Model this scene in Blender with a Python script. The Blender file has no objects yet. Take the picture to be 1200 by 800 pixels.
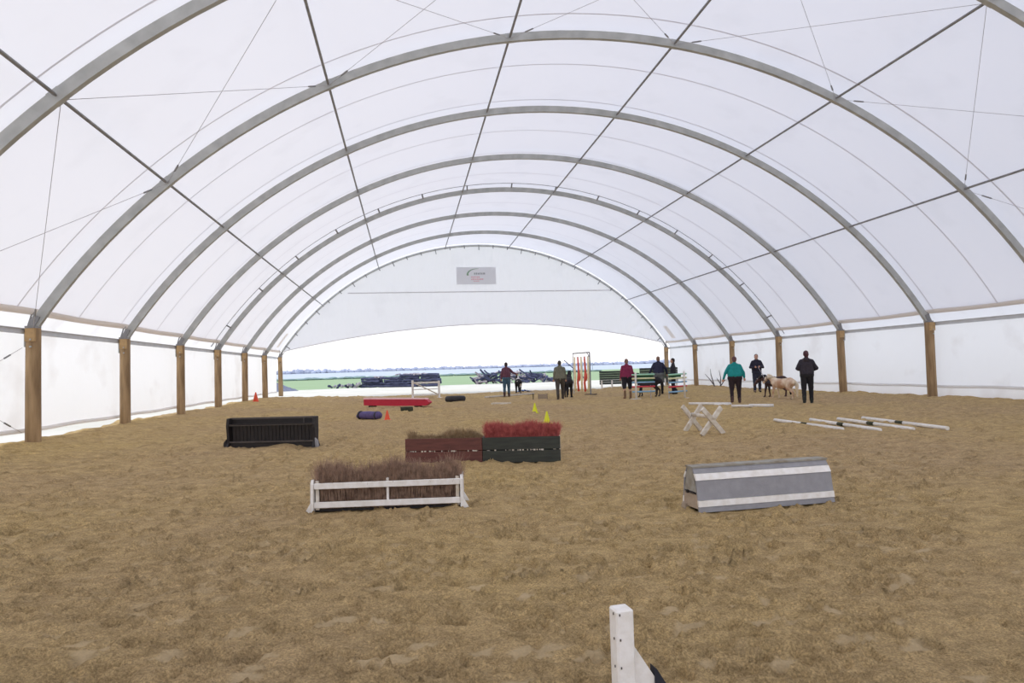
import bpy, bmesh, math, random
import numpy as np
from mathutils import Vector, Matrix, Quaternion
random.seed(7)
SC = bpy.context.scene
COL = SC.collection
R = math.radians
PI = math.pi

# ------------------------------------------------------------------ camera
CAMH = 1.40
yaw, pitch, roll = R(8.881), R(2.333), R(-1.700)
f0 = Vector((math.sin(yaw) * math.cos(pitch), math.cos(yaw) * math.cos(pitch), math.sin(pitch)))
r0 = Vector((math.cos(yaw), -math.sin(yaw), 0))
u0 = r0.cross(f0)
rr = r0 * math.cos(roll) + u0 * math.sin(roll)
uu = -r0 * math.sin(roll) + u0 * math.cos(roll)
cam = bpy.data.cameras.new('camera')
cam.sensor_width = 36
cam.lens = 790.7 * 36 / 1200
cam.clip_end = 3000
camo = bpy.data.objects.new('camera', cam)
COL.objects.link(camo)
camo.matrix_world = Matrix((
    (rr.x, uu.x, -f0.x, 0), (rr.y, uu.y, -f0.y, 0), (rr.z, uu.z, -f0.z, CAMH), (0, 0, 0, 1)))
SC.camera = camo

# ------------------------------------------------------------------ world, sun, exposure
SC.view_settings.view_transform = 'Standard'
SC.view_settings.look = 'None'
SC.view_settings.gamma = 1
SC.view_settings.exposure = 0.0
w = bpy.data.worlds.new('overcast_sky')
SC.world = w
w.use_nodes = True
nt = w.node_tree
nt.nodes.clear()
wo = nt.nodes.new('ShaderNodeOutputWorld')
wb = nt.nodes.new('ShaderNodeBackground')
wt = nt.nodes.new('ShaderNodeTexCoord')
wx = nt.nodes.new('ShaderNodeSeparateXYZ')
wr = nt.nodes.new('ShaderNodeValToRGB')
wr.color_ramp.elements[0].position = 0.0
wr.color_ramp.elements[0].color = (1.0, 0.985, 1.0, 1)
wr.color_ramp.elements[1].position = 0.75
wr.color_ramp.elements[1].color = (0.645, 0.745, 1.0, 1)
nt.links.new(wt.outputs['Generated'], wx.inputs[0])
nt.links.new(wx.outputs['Z'], wr.inputs[0])
nt.links.new(wr.outputs[0], wb.inputs[0])
wb.inputs[1].default_value = 1.47
nt.links.new(wb.outputs[0], wo.inputs[0])
sun = bpy.data.lights.new('sun', 'SUN')
sun.energy = 1.6
sun.angle = R(12)
sun.color = (1.0, 0.92, 0.78)
suno = bpy.data.objects.new('sun', sun)
COL.objects.link(suno)
suno.rotation_euler = Vector((-0.72, -0.15, 0.72)).to_track_quat('Z', 'Y').to_euler()

# ------------------------------------------------------------------ material helpers
def lin(c):
    return tuple(((v / 255) / 12.92 if v <= 10 else (((v / 255) + 0.055) / 1.055) ** 2.4) for v in c)

def mat(name, rgb, rough=0.7, metal=0.0, var=0.12, scale=8.0, bump=0.1, bscale=40.0, stretch=(1, 1, 1), rgb2=None, coords='Object', detail=4):
    m = bpy.data.materials.new(name)
    m.use_nodes = True
    n = m.node_tree
    b = n.nodes['Principled BSDF']
    c = lin(rgb)
    c2 = lin(rgb2) if rgb2 else tuple(max(0, v * (1 - 2.2 * var)) for v in c)
    tc = n.nodes.new('ShaderNodeTexCoord')
    mp = n.nodes.new('ShaderNodeMapping')
    mp.inputs['Scale'].default_value = stretch
    n.links.new(tc.outputs[coords], mp.inputs[0])
    nz = n.nodes.new('ShaderNodeTexNoise')
    nz.inputs['Scale'].default_value = scale
    nz.inputs['Detail'].default_value = detail
    n.links.new(mp.outputs[0], nz.inputs['Vector'])
    rp = n.nodes.new('ShaderNodeValToRGB')
    rp.color_ramp.elements[0].position = 0.3
    rp.color_ramp.elements[1].position = 0.7
    rp.color_ramp.elements[0].color = (*c2, 1)
    rp.color_ramp.elements[1].color = (*c, 1)
    n.links.new(nz.outputs['Fac'], rp.inputs[0])
    n.links.new(rp.outputs[0], b.inputs['Base Color'])
    b.inputs['Roughness'].default_value = rough
    b.inputs['Metallic'].default_value = metal
    if bump > 0:
        n2 = n.nodes.new('ShaderNodeTexNoise')
        n2.inputs['Scale'].default_value = bscale
        n2.inputs['Detail'].default_value = 3
        n.links.new(mp.outputs[0], n2.inputs['Vector'])
        bp = n.nodes.new('ShaderNodeBump')
        bp.inputs['Strength'].default_value = bump
        bp.inputs['Distance'].default_value = 0.01
        n.links.new(n2.outputs['Fac'], bp.inputs['Height'])
        n.links.new(bp.outputs[0], b.inputs['Normal'])
    return m

def fabric(name, rgb, trans, wrinkle=0.0, wscale=1.0, stretch=(1, 1, 1), stain=0.0, mixf=0.5):
    """white woven polyethylene: part diffuse, part translucent"""
    m = bpy.data.materials.new(name)
    m.use_nodes = True
    n = m.node_tree
    n.nodes.clear()
    out = n.nodes.new('ShaderNodeOutputMaterial')
    d = n.nodes.new('ShaderNodeBsdfDiffuse')
    t = n.nodes.new('ShaderNodeBsdfTranslucent')
    mx = n.nodes.new('ShaderNodeMixShader')
    mx.inputs[0].default_value = mixf
    tc = n.nodes.new('ShaderNodeTexCoord')
    mp = n.nodes.new('ShaderNodeMapping')
    mp.inputs['Scale'].default_value = stretch
    n.links.new(tc.outputs['Object'], mp.inputs[0])
    nz = n.nodes.new('ShaderNodeTexNoise')
    nz.inputs['Scale'].default_value = 0.7
    nz.inputs['Detail'].default_value = 5
    n.links.new(tc.outputs['Object'], nz.inputs['Vector'])
    rp = n.nodes.new('ShaderNodeValToRGB')
    rp.color_ramp.elements[0].position = 0.32
    rp.color_ramp.elements[1].position = 0.45
    k = 1 - 0.03 - stain
    rp.color_ramp.elements[0].color = (rgb[0] * k, rgb[1] * (k - stain * 0.3), rgb[2] * (k - stain * 0.5), 1)
    rp.color_ramp.elements[1].color = (*rgb, 1)
    n.links.new(nz.outputs['Fac'], rp.inputs[0])
    n.links.new(rp.outputs[0], d.inputs[0])
    mul = n.nodes.new('ShaderNodeMixRGB')
    mul.blend_type = 'MULTIPLY'
    mul.inputs[0].default_value = 1
    mul.inputs[2].default_value = (*trans, 1)
    n.links.new(rp.outputs[0], mul.inputs[1])
    n.links.new(mul.outputs[0], t.inputs[0])
    if wrinkle > 0:
        n2 = n.nodes.new('ShaderNodeTexNoise')
        n2.inputs['Scale'].default_value = wscale
        n2.inputs['Detail'].default_value = 4
        n.links.new(mp.outputs[0], n2.inputs['Vector'])
        bp = n.nodes.new('ShaderNodeBump')
        bp.inputs['Strength'].default_value = wrinkle
        bp.inputs['Distance'].default_value = 0.1
        n.links.new(n2.outputs['Fac'], bp.inputs['Height'])
        n.links.new(bp.outputs[0], d.inputs['Normal'])
        n.links.new(bp.outputs[0], t.inputs['Normal'])
    n.links.new(d.outputs[0], mx.inputs[1])
    n.links.new(t.outputs[0], mx.inputs[2])
    n.links.new(mx.outputs[0], out.inputs[0])
    return m

M = {}
M['roof'] = fabric('white_roof_membrane', (0.87, 0.86, 0.865), (0.97, 0.97, 0.98))
M['seam'] = fabric('welded_roof_seam', (0.82, 0.81, 0.82), (0.84, 0.82, 0.83))
M['wall'] = fabric('white_wall_curtain', (0.90, 0.895, 0.89), (1, 1, 1), wrinkle=0.35, wscale=1.6, stretch=(1, 1.0, 0.6), stain=0.05, mixf=0.605)
M['gable'] = fabric('white_gable_membrane', (0.89, 0.875, 0.885), (1, 1, 1), wrinkle=0.6, wscale=1.1, stretch=(2.2, 1, 0.5), mixf=0.62)
M['hem'] = fabric('beige_shaded_sleeve', (0.87, 0.83, 0.79), (0.95, 0.92, 0.89), mixf=0.5)  # beige stands for overlapping fabric plus the pipe's shadow
M['pipe'] = fabric('pale_pipe_sleeve', (0.90, 0.89, 0.885), (0.98, 0.97, 0.96), mixf=0.5)
M['rail'] = mat('bright_zinc_rail', (214, 218, 224), 0.55, 0, 0.06, 3, 0.05, 60)
M['banner'] = fabric('banner_sheet', (0.88, 0.88, 0.90), (0.95, 0.95, 0.95), mixf=0.5)
M['galv'] = mat('galvanised_steel', (188, 190, 188), 0.5, 0.0, 0.12, 3, 0.05, 60, stretch=(1, 1, 1))
M['galvdark'] = mat('weathered_steel_tube', (150, 150, 152), 0.5, 0.0, 0.15, 6, 0.05, 60)
M['wire'] = mat('steel_wire', (186, 182, 186), 0.5, 0.0, 0.1, 6, 0)
M['post'] = mat('treated_round_timber', (176, 148, 112), 0.85, 0, 0.14, 3, 0.5, 18, stretch=(3, 3, 0.35), rgb2=(128, 104, 76))
M['postend'] = mat('fresh_cut_timber', (198, 164, 118), 0.8, 0, 0.12, 9, 0.2, 40)
M['white'] = mat('worn_white_paint', (242, 239, 236), 0.6, 0, 0.04, 14, 0.25, 50, rgb2=(224, 218, 210))
M['whitedirt'] = mat('dirty_white_paint', (228, 222, 212), 0.7, 0, 0.06, 10, 0.3, 50, rgb2=(194, 180, 160))
M['black'] = mat('black_painted_timber', (40, 34, 34), 0.65, 0, 0.2, 12, 0.4, 40)
M['blackrail'] = mat('rubbed_dark_timber_edge', (92, 84, 80), 0.7, 0, 0.15, 14, 0.3, 40)
M['brown'] = mat('red_brown_painted_boards', (112, 66, 58), 0.75, 0, 0.1, 9, 0.4, 30, stretch=(0.4, 3, 3), rgb2=(88, 52, 46))
M['green'] = mat('dark_green_painted_boards', (62, 66, 58), 0.75, 0, 0.1, 9, 0.4, 30, stretch=(0.4, 3, 3), rgb2=(46, 48, 44))
M['grey'] = mat('grey_painted_boards', (152, 151, 155), 0.7, 0, 0.04, 12, 0.3, 50, rgb2=(140, 139, 143))
M['greyend'] = mat('scuffed_grey_end_board', (160, 158, 150), 0.8, 0, 0.08, 10, 0.4, 40, rgb2=(134, 124, 108))
M['rawwood'] = mat('raw_orange_timber', (176, 158, 138), 0.8, 0, 0.1, 18, 0.3, 40)
M['twig'] = mat('dry_brown_twigs', (186, 154, 132), 0.9, 0, 0.3, 18, 0, 10, rgb2=(112, 90, 76))
M['twigolive'] = mat('dry_olive_twigs', (176, 150, 116), 0.9, 0, 0.3, 18, 0, 10, rgb2=(116, 94, 66))
M['twigred'] = mat('red_dyed_twigs', (206, 112, 106), 0.9, 0, 0.3, 18, 0, 10, rgb2=(150, 66, 66))
M['yellow'] = mat('fluorescent_yellow_plastic', (226, 228, 28), 0.45, 0, 0.05, 6, 0)
M['orange'] = mat('orange_plastic', (236, 84, 44), 0.45, 0, 0.05, 6, 0)
M['purple'] = mat('purple_fabric', (94, 80, 134), 0.7, 0, 0.15, 9, 0.4, 12)
M['red'] = mat('red_paint', (196, 30, 60), 0.5, 0, 0.06, 6, 0.1, 30)
M['pinktop'] = mat('faded_pink_paint', (248, 196, 198), 0.5, 0, 0.06, 6, 0.1, 30)
M['dkgreen'] = mat('dark_olive_block', (58, 62, 44), 0.8, 0, 0.1, 6, 0.2, 30)
M['rubber'] = mat('black_rubber', (48, 46, 50), 0.7, 0, 0.1, 6, 0.2, 30)
M['railgreen'] = mat('mint_green_paint', (170, 226, 198), 0.5, 0, 0.04, 6, 0)
M['railyellow'] = mat('pale_yellow_paint', (246, 244, 196), 0.5, 0, 0.04, 6, 0)
M['railblue'] = mat('sky_blue_paint', (146, 190, 224), 0.5, 0, 0.04, 6, 0)
M['railred'] = mat('coral_red_paint', (222, 70, 86), 0.5, 0, 0.04, 6, 0)
M['deepgreen'] = mat('deep_green_board', (24, 84, 50), 0.6, 0, 0.06, 6, 0)
M['navy'] = mat('navy_board', (34, 36, 50), 0.6, 0, 0.1, 6, 0.1, 30)
M['panelgreen'] = mat('weathered_green_boards', (68, 78, 70), 0.8, 0, 0.12, 5, 0.3, 20, stretch=(0.5, 1, 3))
M['yellowpole'] = mat('cream_yellow_foam', (255, 242, 196), 0.6, 0, 0.04, 6, 0)
M['redpole'] = mat('salmon_red_foam', (232, 96, 80), 0.6, 0, 0.04, 6, 0)
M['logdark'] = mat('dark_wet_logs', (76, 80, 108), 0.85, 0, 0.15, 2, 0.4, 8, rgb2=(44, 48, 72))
M['logpale'] = mat('pale_split_timber', (190, 184, 190), 0.85, 0, 0.1, 2, 0.3, 8, rgb2=(140, 132, 138))
M['bluetarp'] = mat('blue_tarpaulin', (90, 130, 200), 0.5, 0, 0.1, 6, 0.3, 14)
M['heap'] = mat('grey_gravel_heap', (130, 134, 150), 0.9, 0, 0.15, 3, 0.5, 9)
M['hedge'] = mat('distant_hedge_leaves', (134, 156, 152), 0.9, 0, 0.15, 0.3, 0)
M['farwood'] = mat('far_haze_tinted_trees', (182, 188, 206), 0.9, 0, 0.1, 0.1, 0)  # distance haze is mixed into this pale blue-grey
M['bark'] = mat('bare_grey_bark', (96, 92, 96), 0.85, 0, 0.12, 6, 0.2, 20)
M['skin'] = mat('skin', (206, 160, 138), 0.55, 0, 0.05, 9, 0)
M['hoof'] = mat('hoof_horn', (52, 46, 40), 0.6, 0, 0.1, 9, 0)

def cloth(name, rgb):
    if name not in M:
        M[name] = mat(name, rgb, 0.85, 0, 0.12, 7, 0.35, 16)
    return M[name]

# ------------------------------------------------------------------ object helpers
def link(name, bm, m, parent=None, smooth=False, kind=None):
    me = bpy.data.meshes.new(name)
    bmesh.ops.recalc_face_normals(bm, faces=bm.faces)
    bm.to_mesh(me)
    bm.free()
    if smooth:
        me.polygons.foreach_set('use_smooth', [True] * len(me.polygons))
    me.materials.append(m)
    o = bpy.data.objects.new(name, me)
    COL.objects.link(o)
    if parent:
        o.parent = parent
    if kind:
        o['kind'] = kind
    return o

def thing(name, label, cat, loc=(0, 0, 0), rz=0.0, group=None):
    o = bpy.data.objects.new(name, None)
    COL.objects.link(o)
    o.empty_display_size = 0.2
    o.location = loc
    o.rotation_euler = (0, 0, rz)
    return tag(o, label, cat, group)

def tag(o, label, cat, group=None):
    o['label'] = label
    o['category'] = cat
    if group:
        o['group'] = group
    return o

def box(bm, x0, x1, y0, y1, z0, z1, bev=0.0):
    vs = [bm.verts.new((x, y, z)) for x in (x0, x1) for y in (y0, y1) for z in (z0, z1)]
    fs = []
    for q in ((0, 1, 3, 2), (4, 6, 7, 5), (0, 4, 5, 1), (2, 3, 7, 6), (0, 2, 6, 4), (1, 5, 7, 3)):
        fs.append(bm.faces.new([vs[i] for i in q]))
    if bev > 0:
        es = {e for f in fs for e in f.edges}
        bmesh.ops.bevel(bm, geom=list(es), offset=bev, segments=1, affect='EDGES')

def newbox(*a, **k):
    bm = bmesh.new()
    box(bm, *a, **k)
    return bm

def beam(bm, p, q, wd, ht, up=Vector((0, 0, 1)), bev=0.0):
    """rectangular bar from p to q; wd sideways, ht along up"""
    p, q = Vector(p), Vector(q)
    d = (q - p).normalized()
    s = d.cross(up)
    if s.length < 1e-5:
        s = d.cross(Vector((0, 1, 0)))
    s.normalize()
    n = s.cross(d).normalized()
    vs = []
    for c in (p, q):
        for a, b in ((-1, -1), (1, -1), (1, 1), (-1, 1)):
            vs.append(bm.verts.new(c + s * (a * wd / 2) + n * (b * ht / 2)))
    fs = [bm.faces.new(vs[0:4]), bm.faces.new(vs[4:8])]
    for i in range(4):
        j = (i + 1) % 4
        fs.append(bm.faces.new((vs[i], vs[j], vs[4 + j], vs[4 + i])))
    if bev > 0:
        bmesh.ops.bevel(bm, geom=list({e for f in fs for e in f.edges}), offset=bev, segments=1, affect='EDGES')

def tube(bm, pts, rad, seg=8, cap=True):
    pts = [Vector(p) for p in pts]
    n = len(pts)
    if not hasattr(rad, '__len__'):
        rad = [rad] * n
    rings = []
    prev = None
    for i, p in enumerate(pts):
        d = (pts[min(i + 1, n - 1)] - pts[max(i - 1, 0)]).normalized()
        ref = prev if prev is not None else (Vector((0, 0, 1)) if abs(d.z) < 0.9 else Vector((1, 0, 0)))
        s = (ref - d * ref.dot(d)).normalized()
        prev = s
        t = d.cross(s)
        rings.append([bm.verts.new(p + (s * math.cos(a) + t * math.sin(a)) * rad[i]) for a in [2 * PI * k / seg for k in range(seg)]])
    for i in range(n - 1):
        for k in range(seg):
            l = (k + 1) % seg
            bm.faces.new((rings[i][k], rings[i][l], rings[i + 1][l], rings[i + 1][k]))
    if cap:
        bm.faces.new(rings[0][::-1])
        bm.faces.new(rings[-1])

def lathe(bm, prof, seg=20, c=(0, 0, 0)):
    c = Vector(c)
    rings = [[bm.verts.new(c + Vector((r * math.cos(2 * PI * k / seg), r * math.sin(2 * PI * k / seg), z))) for k in range(seg)] for r, z in prof]
    for a, b in zip(rings, rings[1:]):
        for k in range(seg):
            l = (k + 1) % seg
            bm.faces.new((a[k], a[l], b[l], b[k]))
    bm.faces.new(rings[0][::-1])
    bm.faces.new(rings[-1])

def prism(bm, poly, axis, a, b):
    """extrude polygon (2D list) along axis 'x' or 'y' from a to b"""
    def P(u, v, t):
        return (t, u, v) if axis == 'x' else (u, t, v)
    A = [bm.verts.new(P(u, v, a)) for u, v in poly]
    B = [bm.verts.new(P(u, v, b)) for u, v in poly]
    bm.faces.new(A)
    bm.faces.new(B[::-1])
    for i in range(len(poly)):
        j = (i + 1) % len(poly)
        bm.faces.new((A[i], A[j], B[j], B[i]))

ORD = ['first', 'second', 'third', 'fourth', 'fifth', 'sixth', 'seventh', 'eighth', 'ninth']

# ------------------------------------------------------------------ layout of the tent
YB = [11.65 + 5 * i for i in range(8)]       # the eight arches in view
CX = 5.13                                    # centre line
HW = 13.44                                   # half width at the posts
XL, XR = CX - HW, CX + HW
ZP = 2.655                                   # post top
RC, ZC = 15.96, -5.96                        # arch circle
YREAR = -8.35

def arc(a, r, y):                            # a: angle from vertical (radians)
    return Vector((CX + r * math.sin(a), y, ZC + r * math.cos(a)))

# ------------------------------------------------------------------ ground height
rng = np.random.default_rng(11)
def vnoise(x, y, s, seed):
    g = np.random.default_rng(seed).random((257, 257))
    u, v = (x / s) % 256, (y / s) % 256
    i, j = np.floor(u).astype(int), np.floor(v).astype(int)
    fu, fv = u - i, v - j
    fu, fv = fu * fu * (3 - 2 * fu), fv * fv * (3 - 2 * fv)
    i, j = i % 256, j % 256
    i1, j1 = i + 1, j + 1
    return (g[i, j] * (1 - fu) * (1 - fv) + g[i1, j] * fu * (1 - fv) + g[i, j1] * (1 - fu) * fv + g[i1, j1] * fu * fv) - 0.5

def zlow(x, y):
    x = np.asarray(x, float)
    y = np.asarray(y, float)
    z = np.interp(x, [-9.5, -8.3, -4, 1, 12, 18.6, 20], [0.03, 0.07, 0.02, 0.0, 0.0, -0.05, -0.06])
    z = z + 0.05 * vnoise(x + 50, y + 50, 4.0, 1) * np.clip((y - 2) / 6, 0.2, 1)
    # rough lip of sand along both walls
    for e, s in ((XL - 0.15, 1), (XR + 0.25, -1)):
        d = (x - e) * s
        z = z + np.exp(-(d / 0.45) ** 2) * (0.10 * (vnoise(x, y + 9, 1.3, 2) + 0.25))
    return z
def gz(x, y):
    return float(zlow(np.array([x]), np.array([y]))[0])

def build_ground():
    xs = np.concatenate([np.arange(-9.0, -5, 0.07), np.arange(-5, -1.6, 0.03), np.arange(-1.6, 3.8, 0.015), np.arange(3.8, 8, 0.03), np.arange(8, 19.3, 0.07)])
    ys = [-8.0]
    while ys[-1] < 2.2:
        ys.append(ys[-1] + 0.3)
    while ys[-1] < 43:
        ys.append(ys[-1] + max(0.012, 0.0048 * ys[-1]))
    ys = np.array(ys)
    X, Y = np.meshgrid(xs, ys)
    Z = zlow(X, Y)
    fade = 1.0
    D = 0.018 * vnoise(X, Y, 0.9, 3) + 0.008 * vnoise(X + 3, Y, 0.33, 4)
    lum = np.clip(vnoise(X, Y, 1.1, 14) + 0.25, 0, 1)             # patches of churned clods
    D += (0.020 * np.abs(vnoise(X, Y + 7, 0.13, 5)) + 0.014 * np.abs(vnoise(X, Y, 0.055, 6))) * (0.3 + 1.5 * lum)
    FAR = np.clip((Y - 4) / 8, 0, 1)
    D += FAR * (0.11 * np.abs(vnoise(X + 11, Y, 0.26, 15)) * (0.6 + lum) + 0.09 * vnoise(X, Y, 0.6, 16) * (0.5 + lum))
    D += 0.008 * np.maximum(0, vnoise(X, Y, 0.028, 7) - 0.2) * 3 * (Y < 9)
    PRS = np.zeros_like(X)
    # faint drag lines of the harrow
    wv = vnoise(X, Y, 2.5, 12)
    D += 0.005 * np.sin((X * 0.93 + Y * 0.36) * 26 + wv * 9) * np.clip(vnoise(X, Y, 3.1, 8) * 3, 0, 1)
    D += 0.006 * np.sin((X * 0.95 - Y * 0.28) * 22 + wv * 9) * np.clip(-vnoise(X, Y, 3.1, 8) * 3, 0, 1)
    # hoof and boot prints
    pr = np.random.default_rng(5)
    n = 11000
    py = 2.4 * (42 / 2.4) ** (pr.random(n) ** 0.85)
    px = -8.2 + 26.5 * pr.random(n)
    near = pr.random(n) < 0.5
    px = np.where(near & (py < 14), -2.5 * py / 6 - 1 + pr.random(n) * (py * 1.5), px)
    prs = pr.random(n) < np.where(py > 4.5, 0.30, 0.06)
    for x0, y0, a, s, dp, pm in zip(px, py, pr.random(n) * PI, 0.045 + 0.05 * pr.random(n), (0.010 + 0.022 * pr.random(n)) * np.clip(0.45 + py / 12, 0, 1), prs):
        i0, i1 = np.searchsorted(xs, (x0 - 4 * s, x0 + 4 * s))
        j0, j1 = np.searchsorted(ys, (y0 - 4 * s, y0 + 4 * s))
        if i1 - i0 < 2 or j1 - j0 < 1:
            continue
        xx, yy = X[j0:j1, i0:i1] - x0, Y[j0:j1, i0:i1] - y0
        if pm:
            a = a * 0.25 - 0.2
        u = (xx * math.cos(a) + yy * math.sin(a)) / s
        v = (-xx * math.sin(a) + yy * math.cos(a)) / (s * (0.5 if pm else 0.62))
        q = np.sqrt(u * u + v * v) + 0.25 * np.sin(3 * np.arctan2(v, u) + x0 * 9)
        ins = 1 / (1 + np.exp((q - 1.0) * 9))
        if pm:      # smeared flat slide of a hoof: the fine pale sand is pressed smooth
            D[j0:j1, i0:i1] = D[j0:j1, i0:i1] * (1 - ins) + ins * (0.004 - 0.4 * dp + 0.012 * v)
            PRS[j0:j1, i0:i1] = np.maximum(PRS[j0:j1, i0:i1], ins * (1.0 if y0 < 4.5 else 0.55))
            D[j0:j1, i0:i1] += dp * (0.8 if y0 < 4.5 else 1.6) * np.exp(-((q - 1.35) / 0.25) ** 2) * (v < 0.3)
        else:
            D[j0:j1, i0:i1] += dp * (-ins + 0.9 * np.exp(-((q - 1.3) / 0.28) ** 2) * (0.45 + 0.55 * np.sin(np.arctan2(v, u) + y0 * 7)))
    Z = Z + D
    Z = Z - 0.012
    # drop at the far edge where the sand stops
    edge = 41.6 + 1.0 * vnoise(X, Y * 0, 1.7, 21) + 0.4 * vnoise(X, Y * 0, 0.4, 22)
    edge += np.interp(X, [-8.3, -5, 2, 12, 15, 19], [2.0, 0.4, -0.6, -0.2, 3.5, 5])
    Z = np.where(Y > edge, Z - 0.25 * np.clip((Y - edge) / 0.8, 0, 1), Z)
    ny, nx = X.shape
    co = np.stack([X, Y, Z], -1).reshape(-1, 3)
    idx = np.arange(nx * ny).reshape(ny, nx)
    q = np.stack([idx[:-1, :-1], idx[:-1, 1:], idx[1:, 1:], idx[1:, :-1]], -1).reshape(-1, 4)
    me = bpy.data.meshes.new('floor')
    me.vertices.add(len(co))
    me.vertices.foreach_set('co', co.ravel())
    me.loops.add(q.size)
    me.loops.foreach_set('vertex_index', q.ravel().astype(np.int32))
    me.polygons.add(len(q))
    me.polygons.foreach_set('loop_start', np.arange(0, q.size, 4, dtype=np.int32))
    me.polygons.foreach_set('use_smooth', np.ones(len(q), bool))
    me.update()
    at = me.attributes.new('pressed', 'FLOAT', 'POINT')
    at.data.foreach_set('value', PRS.ravel().astype(np.float32))
    o = bpy.data.objects.new('floor', me)
    COL.objects.link(o)
    o['kind'] = 'structure'
    o['label'] = 'churned tan arena sand covered in hoof prints'
    # sand material
    m = bpy.data.materials.new('arena_sand')
    m.use_nodes = True
    n = m.node_tree
    b = n.nodes['Principled BSDF']
    b.inputs['Roughness'].default_value = 0.95
    b.inputs['Specular IOR Level'].default_value = 0.15
    tc = n.nodes.new('ShaderNodeTexCoord')
    def noise(sc, det=4, rough=0.6, st=None):
        z = n.nodes.new('ShaderNodeTexNoise')
        z.inputs['Scale'].default_value = sc
        z.inputs['Detail'].default_value = det
        z.inputs['Roughness'].default_value = rough
        if st:
            mp = n.nodes.new('ShaderNodeMapping')
            mp.inputs['Scale'].default_value = st
            mp.inputs['Rotation'].default_value = (0, 0, 0.25)
            n.links.new(tc.outputs['Object'], mp.inputs[0])
            n.links.new(mp.outputs[0], z.inputs['Vector'])
        else:
            n.links.new(tc.outputs['Object'], z.inputs['Vector'])
        return z
    def ramp(src, p0, c0, p1, c1):
        r_ = n.nodes.new('ShaderNodeValToRGB')
        r_.color_ramp.elements[0].position = p0
        r_.color_ramp.elements[1].position = p1
        r_.color_ramp.elements[0].color = (*c0, 1)
        r_.color_ramp.elements[1].color = (*c1, 1)
        n.links.new(src, r_.inputs[0])
        return r_.outputs[0]
    def mix(t, fac, a, b_):
        x = n.nodes.new('ShaderNodeMixRGB')
        x.blend_type = t
        if hasattr(fac, 'name'):
            n.links.new(fac, x.inputs[0])
        else:
            x.inputs[0].default_value = fac
        n.links.new(a, x.inputs[1])
        n.links.new(b_, x.inputs[2])
        return x.outputs[0]
    base = ramp(noise(0.16, 3, 0.5).outputs['Fac'], 0.35, SAND_A, 0.65, SAND_B)
    streak = ramp(noise(4.0, 7, 0.8, (0.9, 1.3, 1)).outputs['Fac'], 0.34, (0.70, 0.69, 0.67), 0.60, (1.12, 1.12, 1.11))
    mid = ramp(noise(11, 6, 0.8).outputs['Fac'], 0.34, (0.84, 0.83, 0.81), 0.62, (1.06, 1.06, 1.05))
    fine = ramp(noise(75, 6, 0.85).outputs['Fac'], 0.36, (0.44, 0.42, 0.40), 0.62, (1.26, 1.26, 1.23))
    pale = ramp(noise(2.3, 4, 0.55, (0.9, 2.5, 1)).outputs['Fac'], 0.62, (0, 0, 0), 0.70, (1, 1, 1))
    c = mix('MULTIPLY', 1, base, streak)
    c = mix('MULTIPLY', 1, c, mid)
    c = mix('MULTIPLY', 1, c, fine)
    palec = n.nodes.new('ShaderNodeRGB')
    palec.outputs[0].default_value = (*SAND_P, 1)
    pa = n.nodes.new('ShaderNodeAttribute')
    pa.attribute_name = 'pressed'
    pf = n.nodes.new('ShaderNodeMath')
    pf.operation = 'MULTIPLY'
    pf.inputs[1].default_value = 0.75
    n.links.new(pa.outputs['Fac'], pf.inputs[0])
    pg = n.nodes.new('ShaderNodeMath')
    pg.operation = 'MULTIPLY_ADD'
    pg.inputs[1].default_value = 0.25
    n.links.new(pale, pg.inputs[0])
    n.links.new(pf.outputs[0], pg.inputs[2])
    pg.use_clamp = True
    c = mix('MIX', pg.outputs[0], c, palec.outputs[0])
    n.links.new(c, b.inputs['Base Color'])
    bp = n.nodes.new('ShaderNodeBump')
    bp.inputs['Strength'].default_value = 0.9
    bp.inputs['Distance'].default_value = 0.02
    n.links.new(noise(42, 6, 0.85).outputs['Fac'], bp.inputs['Height'])
    bp2 = n.nodes.new('ShaderNodeBump')
    bp2.inputs['Strength'].default_value = 0.8
    bp2.inputs['Distance'].default_value = 0.05
    n.links.new(noise(7, 4, 0.6).outputs['Fac'], bp2.inputs['Height'])
    n.links.new(bp.outputs[0], bp2.inputs['Normal'])
    n.links.new(bp2.outputs[0], b.inputs['Normal'])
    me.materials.append(m)
SAND_A = (0.55, 0.395, 0.222)
SAND_B = (0.61, 0.442, 0.208)
SAND_P = (0.62, 0.47, 0.28)
build_ground()

# ------------------------------------------------------------------ ground outside
def strip_ground(name, x0, x1, y0, y1, z, m, label, nx=40, ny=20, amp=0.05, prof=None, s=6):
    bm = bmesh.new()
    g = []
    for j in range(ny + 1):
        row = []
        for i in range(nx + 1):
            x, y = x0 + (x1 - x0) * i / nx, y0 + (y1 - y0) * j / ny
            zz = z + (prof(x, y) if prof else 0) + amp * float(vnoise(np.array([x + 900]), np.array([y + 900]), s, 31)[0])
            row.append(bm.verts.new((x, y, zz)))
        g.append(row)
    for j in range(ny):
        for i in range(nx):
            bm.faces.new((g[j][i], g[j][i + 1], g[j + 1][i + 1], g[j + 1][i]))
    o = link(name, bm, m, smooth=True, kind='structure')
    o['label'] = label
    return o
M['gravel'] = mat('pale_gravel_yard', (226, 221, 206), 0.95, 0, 0.04, 0.4, 0.4, 3, rgb2=(208, 203, 184))
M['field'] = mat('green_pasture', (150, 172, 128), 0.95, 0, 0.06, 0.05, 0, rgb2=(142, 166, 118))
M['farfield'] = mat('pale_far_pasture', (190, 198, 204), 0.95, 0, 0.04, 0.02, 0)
strip_ground('gravel_yard', -90, 110, -14, 72, -0.12, M['gravel'], 'pale gravel yard outside the tent', 60, 40, 0.06)
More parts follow.
